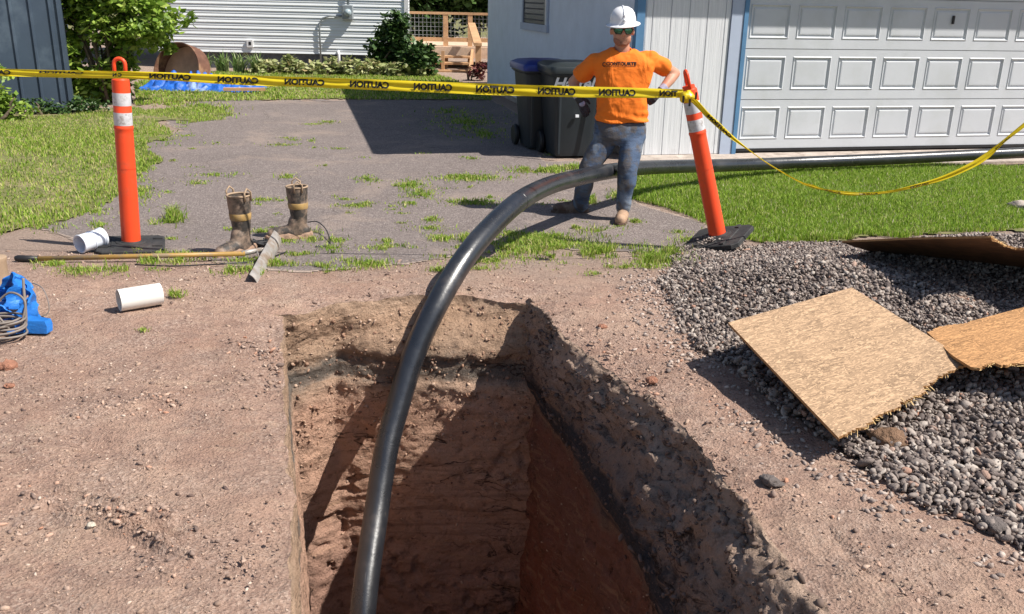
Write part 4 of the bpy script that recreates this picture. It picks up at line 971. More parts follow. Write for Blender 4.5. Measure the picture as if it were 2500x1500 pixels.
for x, wd, tx_ in ((-24, 100, 'CAUTION'), (415, 102, 'CAUTION'), (581, 100, 'CAUTION'), (743.5, 98, 'CAUTION'), (902, 96, 'CAUTION'), (1057, 94, 'CAUTION'), (1209, 94, 'CAUTION'), (1359, 92, 'CAUTION'), (1507, 90, 'CAUTION'), (1632, 44, 'TION')):
    rb.text(lt, tx_, rb.l_of_x(x), wd, .66)
rb.text(lt, 'CAUTION', rb.l_of_x(150), 108, .3, .42)
rb.text(lt, 'C N', rb.l_of_x(286), 22, .5)
lt.v = [tuple(np.array(p)-np.array(tape.location)) for p in lt.v]; lt.build('lettering', M_ink, tape)
K2 = [(1672, 226, 8, 5.70), (1700, 252, 7, 5.72), (1727, 281, 6.5, 5.78), (1755, 307, 6.5, 5.85), (1785, 334, 5, 5.92), (1830, 368, 1.5, 6.05), (1880, 403, 1.3, 6.2), (1950, 443, 1.5, 6.3), (1985, 456, 4, 6.35), (2010, 463, 2, 6.4), (2060, 472, 4.5, 6.45), (2110, 474, 3.5, 6.5), (2170, 469, 3, 6.5), (2230, 456, 4, 6.5), (2300, 436, 5.5, 6.5), (2370, 405, 7, 6.5), (2410, 380, 7.5, 6.5), (2450, 346, 4, 6.5), (2500, 306, 5, 6.5), (2620, 210, 6, 6.5)]
rb2 = Ribbon(K2, .012, 9); tape2 = empty('caution_tape', tuple(aty(1672, 226, 5.7))); tag(tape2, 'slack twisted yellow caution tape drooping from the leaning orange post to the right', 'caution tape')
gridmesh('ribbon', relP(rb2.mesh(460, 7), tape2), M_tape, tape2)
lt = MB(); rb2.text(lt, 'CAUTION', rb2.l_of_x(1757), 78, .75)
for x in (2030, 2120, 2245, 2447): rb2.text(lt, 'CAUTION', rb2.l_of_x(x), 46, .5, -.2)
lt.v = [tuple(np.array(p)-np.array(tape2.location)) for p in lt.v]; lt.build('lettering', M_ink, tape2)
kp_ = aty(1677, 236, 5.72); V, Fc = ICO3
d = 1+.45*fbm(V[:, 0]*2.2, V[:, 1]*2.2, V[:, 2]*2.2, 5, 3)
npmesh('knot', V*d[:, None]*np.array([.045, .05, .038])+relP(kp_, tape2), Fc, M_tape, tape2, False)
kk = MB()
for dx, dz_k in ((-.03, -.01), (.01, -.03), (.045, .012)): kk.box((dx-.007, -.062, dz_k-.022), (dx+.005, -.056, dz_k+.02))
kk.v = [tuple(np.array(p)+relP(kp_, tape2)) for p in kk.v]; kk.build('lettering', M_ink, tape2)
# ---------------------------------------------------------------- orange delineator posts
M_or = simple('orange_plastic', (.80, .075, .02), .42, 0, .08, 4, dirt=(.42, .10, .055), dsc=6, dlo=.54, dhi=.75)
M_refl = simple('reflective_band', (.60, .60, .62), .4, 0, .1, 30, dirt=(.33, .30, .28), dsc=14, dlo=.53, dhi=.62)
M_rub = simple('black_rubber', (.03, .03, .031), .75, 0, .3, 10, .003, 60, dirt=(.07, .062, .056), dsc=5, dlo=.5, dhi=.75)
YB = 5.676
def zl_(py): return float(aty(310, py, YB)[2])+.055
ZT = [zl_(q) for q in (139, 172, 196, 233, 267, 284, 318, 327, 605)]
def delineator(loc, rot, label, rz=0.):
    e = empty('delineator_post', loc, rot=rot); tag(e, label, 'delineator', 'orange delineator posts')
    z = ZT; zb = .04
    MB().lathe([(.063, zb), (.062, zb+.02), (.058, z[7]-.03), (.0585, z[7]-.006), (.0615, z[7]), (.062, z[7]+.012), (.0565, z[6]), (.0555, z[3]), (.055, z[3]+.004), (.056, z[3]+.03), (.054, z[2]-.01), (.045, z[2]), (.043, z[2]+.02), (.0, z[2]+.024)], 36, None).build('post', M_or, e, True, 35)
    MB().lathe([(.0572, z[6]+.001), (.0578, z[6]+.004), (.0572, z[5]-.001)], 36).build('reflective_band', M_refl, e, True)
    MB().lathe([(.0565, z[4]+.001), (.0570, z[4]+.004), (.0565, z[3]-.001)], 36).build('reflective_band', M_refl, e, True)
    hw = .036; zt = z[0]-.014
    hp_ = [(-hw, 0, z[2]-.005), (-hw, 0, zt-.045)]+[(hw*math.cos(a), 0, zt-.036+hw*math.sin(a)) for a in np.linspace(math.pi*.95, math.pi*.05, 9)]+[(hw, 0, zt-.045), (hw, 0, z[2]-.005)]
    MB().tube(hp_, .0125, 12).build('handle', M_or, e, True)
    MB().lathe([(.052, zb+.33*(z[7]-zb)*2), (.0605, zb+.33*(z[7]-zb)*2), (.0605, zb+.33*(z[7]-zb)*2+.002)], 36).build('mould_line', M_or, e, True)
    w_ = .215; c_ = .04; oc = [(w_, -w_+c_), (w_, w_-c_), (w_-c_, w_), (-w_+c_, w_), (-w_, w_-c_), (-w_, -w_+c_), (-w_+c_, -w_), (w_-c_, -w_)]
    b = MB(); b.rings([[(x*s_, y*s_, zz) for x, y in oc] for s_, zz in ((1, 0), (1, .028), (.97, .034), (.6, .036), (.58, .042), (.34, .043))])
    for x, y in ((.17, .1), (-.17, .1), (.17, -.1), (-.17, -.1)): b.box((x-.03, y-.014, .03), (x+.03, y+.014, .0452))
    bo = b.build('base', M_rub, e); bo.rotation_euler = (0, 0, rz)
    MB().lathe([(.10, .0), (.10, .046), (.09, .05), (.075, .050), (.07, .056), (.062, .056)], 32).build('base_hub', M_rub, bo, True, 35)
    return e
pL = g_at(322, 609); delineator((pL[0], pL[1], pL[2]+.01), (R(-.5), R(2.6), 0), 'upright orange delineator post at the left beside the white pipe fitting', R(20))
pR = g_at(1752, 611); tpR = aty(1671, 199, pR[1]-.02); ax_ = Vector(tpR-pR).normalized()
eR = ax_.to_track_quat('Z', 'Y').to_euler(); delineator((pR[0], pR[1], pR[2]+.075), tuple(eR), 'leaning orange delineator post at the right on the edge of the gravel', R(-35))
X = rng.normal(-.06, .045, 150); Yq = rng.normal(-.05, .04, 150); Pq = np.stack([X+pR[0], Yq+pR[1], pR[2]+.085-.2*X*0+rng.uniform(.018, .036, 150)+.19*(X)], -1)
tag(scatter_mesh('gravel_on_base', [stones(Pq, rng.uniform(.008, .014, 150), ICO1, .08)], M_stone), 'small pile of gravel lying on the leaning post base', kind='stuff')
# ---------------------------------------------------------------- remeshed organic shapes
def capsule(mb, a, b, ra, rb_, n=14, flat=1.):
    a = np.array(a, float); b = np.array(b, float); pts_ = []; rr = []
    d = b-a; L = np.linalg.norm(d)+1e-9; d = d/L
    for q in (-.98, -.8, -.5, 0): pts_.append(a+d*ra*q); rr.append(ra*math.sqrt(1-q*q))
    for q in (.33, .66): pts_.append(a+d*L*q); rr.append(ra+(rb_-ra)*q)
    for q in (0, .5, .8, .98): pts_.append(b+d*rb_*q); rr.append(rb_*math.sqrt(1-q*q))
    mb.tube(pts_, rr, n)
def chain(mb, P, r, n=14):
    for i in range(len(P)-1): capsule(mb, P[i], P[i+1], r[i], r[i+1], n)
def remesh(mb, voxel, smooth=4, disp=None):
    me = bpy.data.meshes.new('x'); me.from_pydata(mb.v, [], mb.f); o = bpy.data.objects.new('x', me); C.objects.link(o)
    r = o.modifiers.new('r', 'REMESH'); r.mode = 'VOXEL'; r.voxel_size = voxel
    s = o.modifiers.new('s', 'SMOOTH'); s.iterations = smooth; s.factor = .5
    bpy.context.view_layer.update(); dg = bpy.context.evaluated_depsgraph_get(); m2 = bpy.data.meshes.new_from_object(o.evaluated_get(dg))
    bpy.data.objects.remove(o); bpy.data.meshes.remove(me)
    if disp is not None:
        n = len(m2.vertices); co = np.empty(n*3, np.float32); m2.vertices.foreach_get('co', co); no = np.empty(n*3, np.float32); m2.vertices.foreach_get('normal', no)
        co = co.reshape(-1, 3); no = no.reshape(-1, 3); co = disp(co.astype(float), no.astype(float)); m2.vertices.foreach_set('co', co.astype(np.float32).ravel()); m2.update()
    return m2
def organic(name, mb, voxel, mat, parent, smooth=4, disp=None):
    me = remesh(mb, voxel, smooth, disp); me.name = name; return link(name, me, mat, parent, True)
# ---------------------------------------------------------------- rubber boots
M_boot = simple('muddy_black_rubber', (.05, .043, .038), .6, 0, .3, 12, .002, 60, dirt=(.29, .205, .15), dsc=8, dlo=.43, dhi=.58)
M_mud = simple('mud', (.36, .235, .165), .9, 0, .25, 14, .008, 60)
M_band = simple('gold_band', (.36, .23, .085), .6, 0, .3, 14, dirt=(.32, .23, .16), dsc=12)
M_tanr = simple('tan_rubber', (.36, .255, .17), .7, 0, .2, 12)
def rubber_boot(loc, rz, label, tilt=0.):
    e = empty('rubber_boot', loc, rz); tag(e, label, 'rubber boot', 'muddy rubber boots'); e.scale = (1.1, 1.1, 1.06)
    f = MB(); capsule(f, (-.03, 0, .055), (.06, 0, .05), .05, .048); capsule(f, (.05, 0, .055), (.17, 0, .045), .052, .046); capsule(f, (0, 0, .06), (-.005, 0, .17), .052, .052); capsule(f, (.03, 0, .08), (.02, 0, .13), .05, .05)
    organic('foot', f, .009, M_boot, e, 5)
    s = MB(); s.rings([[((.25 if x > 0 else .0)*0+x, y, z) for x, y in [(cx+ra*math.cos(a), rb2_*math.sin(a)) for a in np.linspace(0, 2*math.pi, 28, endpoint=False)]] for cx, ra, rb2_, z in ((-.004, .054, .050, .12), (-.005, .056, .053, .17), (-.004, .064, .060, .24), (.0, .070, .066, .32), (.0, .073, .069, .375), (.0, .068, .064, .376), (.0, .063, .060, .32), (0, .055, .052, .22), (0, .04, .04, .16))], cap=True)
    s.build('shaft', M_boot, e, True, 50)
    MB().rings([[(cx+ra*math.cos(a), rb2_*math.sin(a), z) for a in np.linspace(0, 2*math.pi, 28, endpoint=False)] for cx, ra, rb2_, z in ((-.004, .0635, .0595, .222), (-.003, .0655, .0615, .226), (-.002, .0685, .0645, .262), (-.002, .0665, .0625, .266))], cap=False).build('band', M_band, e, True)
    MB().tube([(.071*math.cos(a), .067*math.sin(a), .377) for a in np.linspace(0, 2*math.pi, 25)], .0065, 8, False).build('top_rim', M_tanr, e, True)
    for sg in (-1, 1):
        MB().tube([(.02, sg*.07, .345), (.025, sg*.073, .40), (.0, sg*.07, .425), (-.03, sg*.07, .40), (-.03, sg*.07, .345)], .006, 8).build('pull_loop', M_tanr, e, True)
    so_ = MB(); ol_ = [(-.085, -.035), (-.09, 0), (-.085, .035), (-.04, .045), (.02, .040), (.09, .052), (.17, .045), (.21, .02), (.215, 0), (.21, -.02), (.17, -.045), (.09, -.052), (.02, -.040), (-.04, -.045)]
    so_.rings([[(x*k_, y*k_*1.08, z) for x, y in ol_] for k_, z in ((.97, .0), (1.04, .008), (1.07, .030), (.98, .052))])
    def mudd(c, n): return c+n*(.007*fbm(c[:, 0]*40, c[:, 1]*40, c[:, 2]*40, 5, 3))[:, None]
    organic('sole', so_, .006, M_mud, e, 2, mudd)
    return e
p = g_at(590, 622); rubber_boot((p[0], p[1]+.03, p[2]), R(-118), 'muddy rubber boot at the left behind the scraper handle, toe towards the camera')
p = g_at(728, 583); rubber_boot((p[0]+.01, p[1], p[2]), R(198), 'muddy rubber boot at the right with a gold band, toe pointing left')
# ---------------------------------------------------------------- scraper with long handle
M_fib = simple('amber_handle', (.36, .215, .06), .45, 0, .2, 8, dirt=(.25, .18, .11), dsc=9)
M_steel = simple('worn_steel', (.42, .39, .36), .5, .35, .25, 9, .002, 60, dirt=(.32, .24, .18), dsc=8)
h0 = g_at(40, 640); h1 = g_at(95, 642); h2 = g_at(600, 638); h3 = g_at(640, 632)
zz_ = lambda p, h: (p[0], p[1], p[2]+h)
scr = empty('scraper', tuple(h2)); tag(scr, 'long amber-handled scraper with a curved steel blade lying on the ground by the boots', 'scraper')
def rl(ps): return [tuple(np.array(p)-np.array(h2)) for p in ps]
MB().tube(rl([zz_(h0, .022), zz_(h0+(h1-h0)*.1, .024), zz_(h1, .026)]), [.017, .021, .018], 14).build('grip', M_black, scr, True)
MB().tube(rl([zz_(h1, .026), zz_(h2, .05)]), .0155, 14).build('shaft', M_fib, scr, True)
MB().tube(rl([zz_(h2-(h2-h1)*.02, .05), zz_(h3, .062)]), [.019, .014], 14).build('socket', M_steel, scr, True)
E1 = g_at(672, 612); E2 = g_at(610, 690); wv = (E2-E1); wv[2] = 0; wl_ = np.linalg.norm(wv); wv /= wl_; nv = np.array([wv[1], -wv[0], 0]); nv = nv if nv[0] > 0 else -nv
bl = MB(); pr = []
for q in np.linspace(-.95, .95, 12): pr.append((math.cos(q)*.10-.10*math.cos(.95), .068+.075*math.sin(q)/math.sin(.95)))
def bp(u, i, t=0): return E1+wv*u*wl_+nv*(pr[i][0]+t)+np.array([0, 0, pr[i][1]])
rs = []
for u in (0, .06, .5, .94, 1): rs.append([bp(u, i) for i in range(12)]+[bp(u, i, .004) for i in range(11, -1, -1)])
bl.rings([rl(r) for r in rs]); bl.build('blade', M_steel, scr, True, 40)
for u in (.25, .75): MB().tube(rl([zz_(h2+(h3-h2)*.7, .06), bp(u, 8)]), .006, 8).build('brace', M_steel, scr, True)
# ---------------------------------------------------------------- white pipe pieces
M_pvc = simple('white_pvc', (.72, .70, .66), .4, 0, .05, 5, dirt=(.50, .42, .34), dsc=4, dlo=.6, dhi=.72)
def hollow(name, a, b, prof, mat, label, cat, thick=.006):
    a = np.array(a); b = np.array(b); d = Vector(b-a); L = d.length; q = d.to_track_quat('Z', 'Y').to_matrix().to_4x4()
    pf = [(r, z*L) for r, z in prof]; inner = [(r-thick, z*L) for r, z in reversed(prof)]
    m = MB().lathe(pf+inner+[pf[0]], 40, q); o = m.build(name, mat, None, True, 40); o.location = tuple(a); tag(o, label, cat); return o
a = g_at(292, 765); b = g_at(392, 746); a = a+np.array([-.01, .03, .06]); b = b+np.array([0, .02, .06])
hollow('pvc_pipe', a, b, [(.058, 0), (.0585, .5), (.058, 1)], M_pvc, 'short cut length of cream-white plastic pipe lying on the dirt', 'pipe offcut')
a = g_at(192, 622)+np.array([.0, .03, .062]); b = a+np.array([.085, .155, .012])
hollow('pipe_fitting', a, b, [(.062, 0), (.064, .02), (.0615, .05), (.060, .1), (.060, .45), (.064, .47), (.064, .53), (.060, .55), (.060, .9), (.066, .93), (.066, 1)], simple('bright_pvc', (.72, .76, .84), .35, 0, .04, 5), 'bright white pipe coupling lying left of the upright orange post', 'pipe fitting', .007)
# tan cylinder at the left border
p = g_at(-8, 722); cy = MB().lathe([(.0, .0), (.075, 0), (.078, .02), (.074, .03), (.074, .19), (.078, .20), (.078, .215), (.06, .218), (.0, .218)], 28).build('bucket', M_tanr, None, True, 40); cy.location = tuple(p); tag(cy, 'tan muddy cylinder cut by the left edge of the picture', 'container')
# ---------------------------------------------------------------- blue lay-flat hose, cables
M_bluef = simple('blue_fabric', (.02, .17, .55), .5, 0, .18, 14, .004, 50)
def strap(mb, K, wd, seed, th=.004):
    """flat hose: path points (world), width, twisting"""
    P = [np.array(q[:3]) for q in K]; tw = [q[3] for q in K]; KK = catmull([tuple(p)+(t,) for p, t in zip(P, tw)], 8); ring_ = []
    for i, k in enumerate(KK):
        a_ = KK[min(i+1, len(KK)-1)][:3]-KK[max(i-1, 0)][:3]; a_ = a_/(np.linalg.norm(a_)+1e-9); s_ = np.cross(a_, (0, 0, 1)); s_ /= np.linalg.norm(s_)+1e-9; u_ = np.cross(s_, a_)
        q = s_*math.cos(k[3])+u_*math.sin(k[3]); nn2 = np.cross(q, a_); w2 = wd*(1+.12*math.sin(i*1.3+seed)); b_ = .012*math.sin(i*.9+seed)
        c = k[:3]; row = []
        for v in (-1, -.5, 0, .5, 1): row.append(c+q*w2*v+nn2*(th+b_*(1-v*v)))
        for v in (1, .5, 0, -.5, -1): row.append(c+q*w2*v-nn2*th+nn2*b_*(1-v*v))
        ring_.append(row)
    mb.rings(ring_)
q0 = g_at(45, 800); bh = empty('blue_hose', tuple(q0)); bh.scale = (1, 1, .74); tag(bh, 'crumpled bright blue flat hose heaped on the dirt at the left edge', 'hose')
hm = MB(); O = q0
def oo(dx, dy, dz): return (dx, dy, dz)
strap(hm, [(-.20, .1, .02, 0), (-.13, .22, .12, .5), (-.04, .20, .24, 1.2), (.03, .10, .14, 1.5), (-.03, .0, .03, 2.2), (-.12, -.04, .02, 2.8), (-.2, .0, .05, 3.2)], .055, 1)
strap(hm, [(-.22, .05, .10, .3), (-.10, .10, .16, .2), (.0, .12, .20, .9), (.06, .06, .16, 1.5), (.04, .0, .02, 1.2), (-.08, .02, .01, .4), (-.2, .1, .0, 0)], .05, 2)
strap(hm, [(-.16, -.02, .02, .2), (-.08, .03, .10, .9), (-.02, -.01, .06, 1.8), (.05, -.06, .015, 2.8), (.0, -.1, .01, 3.1)], .05, 3)
strap(hm, [(-.2, .2, .12, .9), (-.12, .15, .2, .5), (-.04, .14, .30, .9), (-.02, .1, .26, 1.3), (-.05, .06, .1, 1.6)], .045, 4)
hm.v = [tuple(np.array(p)+.010*np.array([float(vn(p[0]*30, p[1]*30, p[2]*30, 200+q)) for q in range(3)])) for p in hm.v]; hm.build('hose_folds', M_bluef, bh, True, 22)
fb = MB(); fb.rings([[(.045+a1, -.03+b1, z) for a1, b1 in pts_] for z, pts_ in ((.0, [(-.01, -.05), (.135, -.05), (.14, .0), (.0, .035)]), (.05, [(-.015, -.052), (.14, -.05), (.145, .0), (-.005, .04)]), (.085, [(-.02, -.045), (.13, -.045), (.138, .0), (-.01, .045)]), (.075, [(.01, -.03), (.11, -.03), (.11, -.005), (.02, .02)]))])
fb.build('hose_end', M_bluef, bh, True, 40)
M_cable = simple('grey_cable', (.20, .17, .15), .6, 0, .2, 9)
cc = g_at(10, 822); co = empty('cable_coil', tuple(cc)); tag(co, 'coil of grey-brown cable lying in front of the blue hose at the left edge', 'cable coil')
cm = MB(); cp = []
for i in range(170):
    a = i*.26; cp.append(((.10+.012*math.sin(a*.37))*math.cos(a)-.0, (.085+.01*math.sin(a*.5))*math.sin(a), .008+.00055*i+.004*math.sin(a*1.7)))
cm.tube(cp, .0055, 8).build('coil', M_cable, co, True)
cl = [(.08, .0, .03), (.10, .05, .16), (.02, .07, .20), (-.05, .05, .12), (.02, .02, .03)]
MB().tube(catmull(cl, 8), .0055, 8).build('loop', M_cable, co, True)
MB().tube(catmull([(.085, .05, .01), (.09, .06, .10), (.075, .10, .20), (.07, .12, .26)], 6), .007, 8).build('loop', M_cable, co, True)
wq = g_at(95, 770); wr_ = empty('wire_loop', tuple(wq)); tag(wr_, 'thin springy wire loop standing off the ground right of the blue hose', 'wire')
MB().tube(catmull([(-.12, .05, .08), (-.05, .06, .15), (.02, .04, .13), (.06, .0, .05), (.045, -.02, .01), (-.02, -.03, .008), (-.08, -.01, .03)], 8), .0032, 6).build('wire', M_cable, wr_, True)
# black bundle between the boots, cord, bent wire
q0 = g_at(632, 604); bb = empty('black_strap_bundle', tuple(q0)); tag(bb, 'black tangled strap bundle on the ground between the two boots', 'strap')
m = MB()
for k in range(7):
    a0 = k*.9; cpt = [(.06*math.cos(a0+t)*(1+.2*math.sin(3*t+k))+random.uniform(-.03, .03), .045*math.sin(a0+t)+random.uniform(-.02, .02), .015+.035*random.random()) for t in np.linspace(0, 4.5, 6)]
    m.tube(catmull(cpt, 5), .009, 8)
m.build('strap', simple('black_webbing', (.012, .012, .014), .6, 0, .2, 20), bb, True)
for k_, pxs in enumerate([[(752, 560, .05), (775, 565, .07), (795, 576, .05), (806, 592, .01), (800, 604, .004), (770, 607, .004)], [(330, 652, .006), (420, 655, .005), (500, 652, .006), (560, 650, .008), (640, 640, .005), (700, 620, .006)]]):
    pts_ = []
    for x, y, h in pxs: p = g_at(x, y); pts_.append(p+np.array([0, 0, h+.008]))
    if k_ == 0:
        for q in pts_[:3]: q[1] += .0
    t = MB().tube(rel(catmull(pts_, 8), pts_[0]), .0045, 6).build('bent_wire' if k_ == 0 else 'cord', M_black, None, True); t.location = tuple(pts_[0])
    tag(t, 'thin bent wire springing off the ground right of the gold-banded boot' if k_ == 0 else 'thin black cord lying in the weeds below the scraper handle', 'wire' if k_ == 0 else 'cord')
# ---------------------------------------------------------------- strand boards
def osb_mat(name, tint):
    m, t, b, v = newmat(name, .8, 0, .25)
    outc = None
    acc = None
    for k, (rot, sc) in enumerate(((.3, 1.), (1.3, 1.15), (2.3, .9), (.9, 1.3))):
        mp = mapping(t, v, (11*sc, 62*sc, 30), (0, 0, rot)); vo = N(t, 'ShaderNodeTexVoronoi'); vo.inputs['Scale'].default_value = 1.; vo.inputs['Randomness'].default_value = 1.
        t.links.new(mp, vo.inputs[0]); sp = N(t, 'ShaderNodeSeparateColor'); t.links.new(vo.outputs['Color'], sp.inputs[0])
        c = ramp(t, [(0, tuple(x*.66 for x in tint)), (.45, tint), (.8, tint), (1, tuple(min(1, x*1.5) for x in tint))], sp.outputs[0])
        if acc is None: acc = c
        else: acc = mix(t, ramp(t, [(.45, (0, 0, 0)), (.55, (1, 1, 1))], noise(t, v, 15+5*k, 2, .5, 1.)), acc, c)
    acc = mix(t, ramp(t, [(.48, (0, 0, 0)), (.66, (.75, .75, .75))], noise(t, v, 3.2, 7, .65)), acc, tuple(x*.62 for x in tint))
    hair_ = noise(t, mapping(t, v, (14, 55, 14), (0, 0, .8), ), 1., 3, .6, 3.5)
    acc = mix(t, ramp(t, [(.53, (0, 0, 0)), (.57, (.9, .9, .9))], hair_), acc, tuple(min(1, x*1.65) for x in tint))
    t.links.new(acc, b.inputs['Base Color']); bump(t, b, acc, .003, .7); return m
M_osb = osb_mat('strand_board', (.37, .245, .15)); M_osb2 = osb_mat('strand_board_orange', (.42, .225, .10)); M_splint = simple('fresh_splinter', (.62, .43, .20), .85, 0, .25, 60, .004, 80)
M_osbedge = simple('board_edge', (.38, .20, .08), .85, 0, .25, 50, .003, 80)
def board(p3, poly_px, ragged, mat, label, th=.012, seed=0):
    """flat sheet: plane from three real points, outline found on that plane; ragged = indices of torn edges"""
    A, B, D = [np.array(q) for q in p3]; n = np.cross(B-A, D-A); n /= np.linalg.norm(n); n = n if n[2] > 0 else -n
    pts_ = [onpl(x, y, A, n) for x, y in poly_px]; out = []
    torn = []
    for i, p in enumerate(pts_):
        q = pts_[(i+1) % len(pts_)]; L = np.linalg.norm(q-p)
        if i in ragged:
            kk_ = max(2, int(L/.007)); dirv = (q-p)/L; sd_ = np.cross(n, dirv)
            for j in range(kk_):
                f = j/kk_; s_ = L*f; r_ = (.010*float(vn(s_*28+seed, 0, 0, seed))+.008*rng.uniform(-1, 1)+.018*float(vn(s_*9, seed, 0, seed)))*min(1, 6*f*(1-f)+.2)
                pt = p+dirv*s_+sd_*r_; out.append(pt); torn.append((pt, sd_, dirv))
        else: out.append(p)
    c = sum(pts_)/len(pts_); e = empty('strand_board', tuple(c)); ux = (B-A)/np.linalg.norm(B-A); uy = np.cross(n, ux)
    M3 = Matrix((ux, uy, n)).transposed(); e.rotation_euler = M3.to_euler()
    loc = [((q-c)@ux, (q-c)@uy) for q in out]; tag(e, label, 'strand board', 'broken sheets of strand board')
    sg = sum(loc[i][0]*loc[(i+1) % len(loc)][1]-loc[(i+1) % len(loc)][0]*loc[i][1] for i in range(len(loc)))
    if sg < 0: loc = loc[::-1]
    m = MB().prism(loc, -th, 0); o = m.build('panel', [mat, M_osbedge], e)
    for pi, pl_ in enumerate(o.data.polygons): pl_.material_index = 0 if pi < 2 else 1
    if torn:
        s = MB()
        for pt, sd_, dv in torn:
            if rng.random() < .35: continue
            for _ in range(rng.integers(1, 4)):
                l0 = .006+.04*rng.random()**2.5; a_ = (pt-c)+n*rng.uniform(-th, -.001)-sd_*0; d_ = sd_*rng.choice([-1, 1])*l0*.6+dv*rng.uniform(-1, 1)*l0+n*rng.uniform(-.5, .3)*l0*.5; w_ = dv*rng.uniform(.001, .004)+n*.001
                f = lambda vv: ((vv)@ux, (vv)@uy, (vv)@n)
                s.add([f(a_-w_), f(a_+w_), f(a_+w_+d_), f(a_-w_*.3+d_), f(a_+n*.002+d_*.3)], [(0, 1, 2, 3), (0, 4, 3), (1, 4, 0), (1, 2, 4), (2, 3, 4)])
        s.build('torn_edge', M_splint, e)
    return e
A = aty(1778, 788, 3.9); D = aty(2050, 1070, 2.98); B = aty(2080, 702, 4.32)
board((A, B, D), [(1778, 788), (2080, 702), (2235, 800), (2372, 886), (2330, 905), (2290, 925), (2245, 965), (2180, 1000), (2100, 1045), (2050, 1072)], {3, 4, 5, 6, 7, 8}, M_osb, 'big pale sheet of strand board propped over the gravel, torn along its lower edge', seed=3)
nA = np.cross(B-A, D-A); nA /= np.linalg.norm(nA)
A2 = onpl(2275, 812, A, nA)-np.array([0, 0, .02]); B2 = aty(2560, 732, A2[1]+.35); D2 = aty(2500, 892, A2[1]-.42)
board((A2, B2, D2), [(2262, 810), (2380, 782), (2500, 750), (2680, 700), (2760, 850), (2620, 905), (2500, 890), (2430, 886), (2370, 896), (2325, 868)], {5, 6, 7, 0}, M_osb2, 'orange-toned broken piece of strand board at the right edge touching the big sheet', seed=8)
A3 = aty(2056, 588, 5.55); B3 = aty(2420, 577, 4.45); D3 = aty(2400, 640, 5.5)
board((A3, B3, D3), [(2056, 588), (2230, 580), (2420, 576), (2440, 590), (2480, 606), (2560, 606), (2700, 600), (2800, 680), (2500, 662), (2200, 628), (2110, 606)], {2, 3, 4}, simple('board_painted_shade', (.15, .075, .035), .85, 0, .4, 9, .002, 60), 'upper strand board lifted over the gravel at the right, underside coloured dark for shade', seed=12)  # board colour darkened to carry the shade of its unlit underside
# ---------------------------------------------------------------- blue tarp, plank and rusty drum on the back lawn
M_tarp = simple('blue_tarp', (.02, .12, .50), .45, 0, .3, 7, .03, 9, dirt=(.25, .35, .62), dsc=2.2, dlo=.56, dhi=.62)
ta = atz(335, 222, -.2); tb = atz(632, 226, -.2)
xs_ = np.linspace(0, 1, 150); ys_ = np.linspace(0, 1, 36); U_, V_ = np.meshgrid(xs_, ys_, indexing='ij')
X_ = ta[0]+(tb[0]-ta[0])*U_; Y_ = 17.5+1.1*V_
env = np.sin(np.pi*np.clip(U_, 0, 1))**.35*np.sin(np.pi*V_)**.5*(.75-.35*U_)
Z_ = -.2+env*(.12+.55*np.abs(fbm(X_*3.2, Y_*3, 0, 5, 4))+.22*np.abs(vn(X_*8, Y_*6, 0, 6)))
tz_ = np.array([[0, 0, 0.]]); o = gridmesh('tarp', np.stack([X_, Y_, Z_], -1), M_tarp, flip=True, smooth=False); tag(o, 'crumpled blue tarp spread on the back lawn', 'tarp')
pa = atz(600, 226, -.2); o = MB().box((0, 0, 0), (.75, .12, .05), rotM('Z', 12), 0).build('plank', M_cedar); o.location = (pa[0]-.3, pa[1]-.4, -.14); tag(o, 'short tan plank lying on the right end of the blue tarp', 'plank')
o = MB().box((0, 0, 0), (.5, .10, .04), rotM('Z', -14), 0).build('plank', M_cedar); o.location = (pa[0]-1.0, pa[1]-.5, .02); tag(o, 'small wooden slat lying across the middle of the blue tarp', 'plank')
M_rust = simple('rusty_steel', (.15, .07, .045), .8, .1, .35, 5, .004, 20, dirt=(.30, .17, .10), dsc=3)
rp = aty(446, 176, 19.4); dr_ = empty('rusty_drum', (rp[0]-.02, 19.4, -.02), rot=(R(74), R(0), R(-24))); tag(dr_, 'rusty brown metal drum end tipped on its side by the vine shrub', 'drum')
MB().lathe([(.60, -.18), (.605, .17), (.585, .17), (.58, -.15)], 48).build('rim', M_rust, dr_, True, 40)
MB().lathe([(.0, -.12), (.585, -.12)], 48).build('bottom', simple('rust_tan', (.55, .34, .23), .85, 0, .2, 4), dr_, False)
# ---------------------------------------------------------------- the worker
def PX(x, y, Y): return aty(x, y, Y)
fz = -.2
root = PX(1475, 530, 7.8); root = np.array([root[0], 7.8, fz])
per = empty('person', tuple(root)); tag(per, 'worker in white hard hat, mirrored sunglasses, orange shirt and muddy jeans, hand on hip', 'person')
def Q(x, y, Y): return PX(x, y, Y)-root
M_skin = simple('skin', (.52, .27, .18), .55, 0, .08, 14, dirt=(.50, .20, .13), dsc=9)
M_shirt = simple('orange_shirt', (.90, .20, .015), .85, 0, .04, 6)
def _folds(m):
    t = m.node_tree; b = t.nodes['Principled BSDF']; v = t.nodes['Texture Coordinate'].outputs['Object'] if 'Texture Coordinate' in t.nodes else [n for n in t.nodes if n.type == 'TEX_COORD'][0].outputs['Object']
    a = noise(t, mapping(t, v, (7, 4, 2.6), (0, R(38), 0)), 1.0, 3, .5, .8); a2 = noise(t, mapping(t, v, (5, 4, 9), (0, R(-20), 0)), 1.0, 4, .55, .5)
    p = bump(t, b, a, .028, 1.); bump(t, b, a2, .014, 1., p)
_folds(M_shirt)
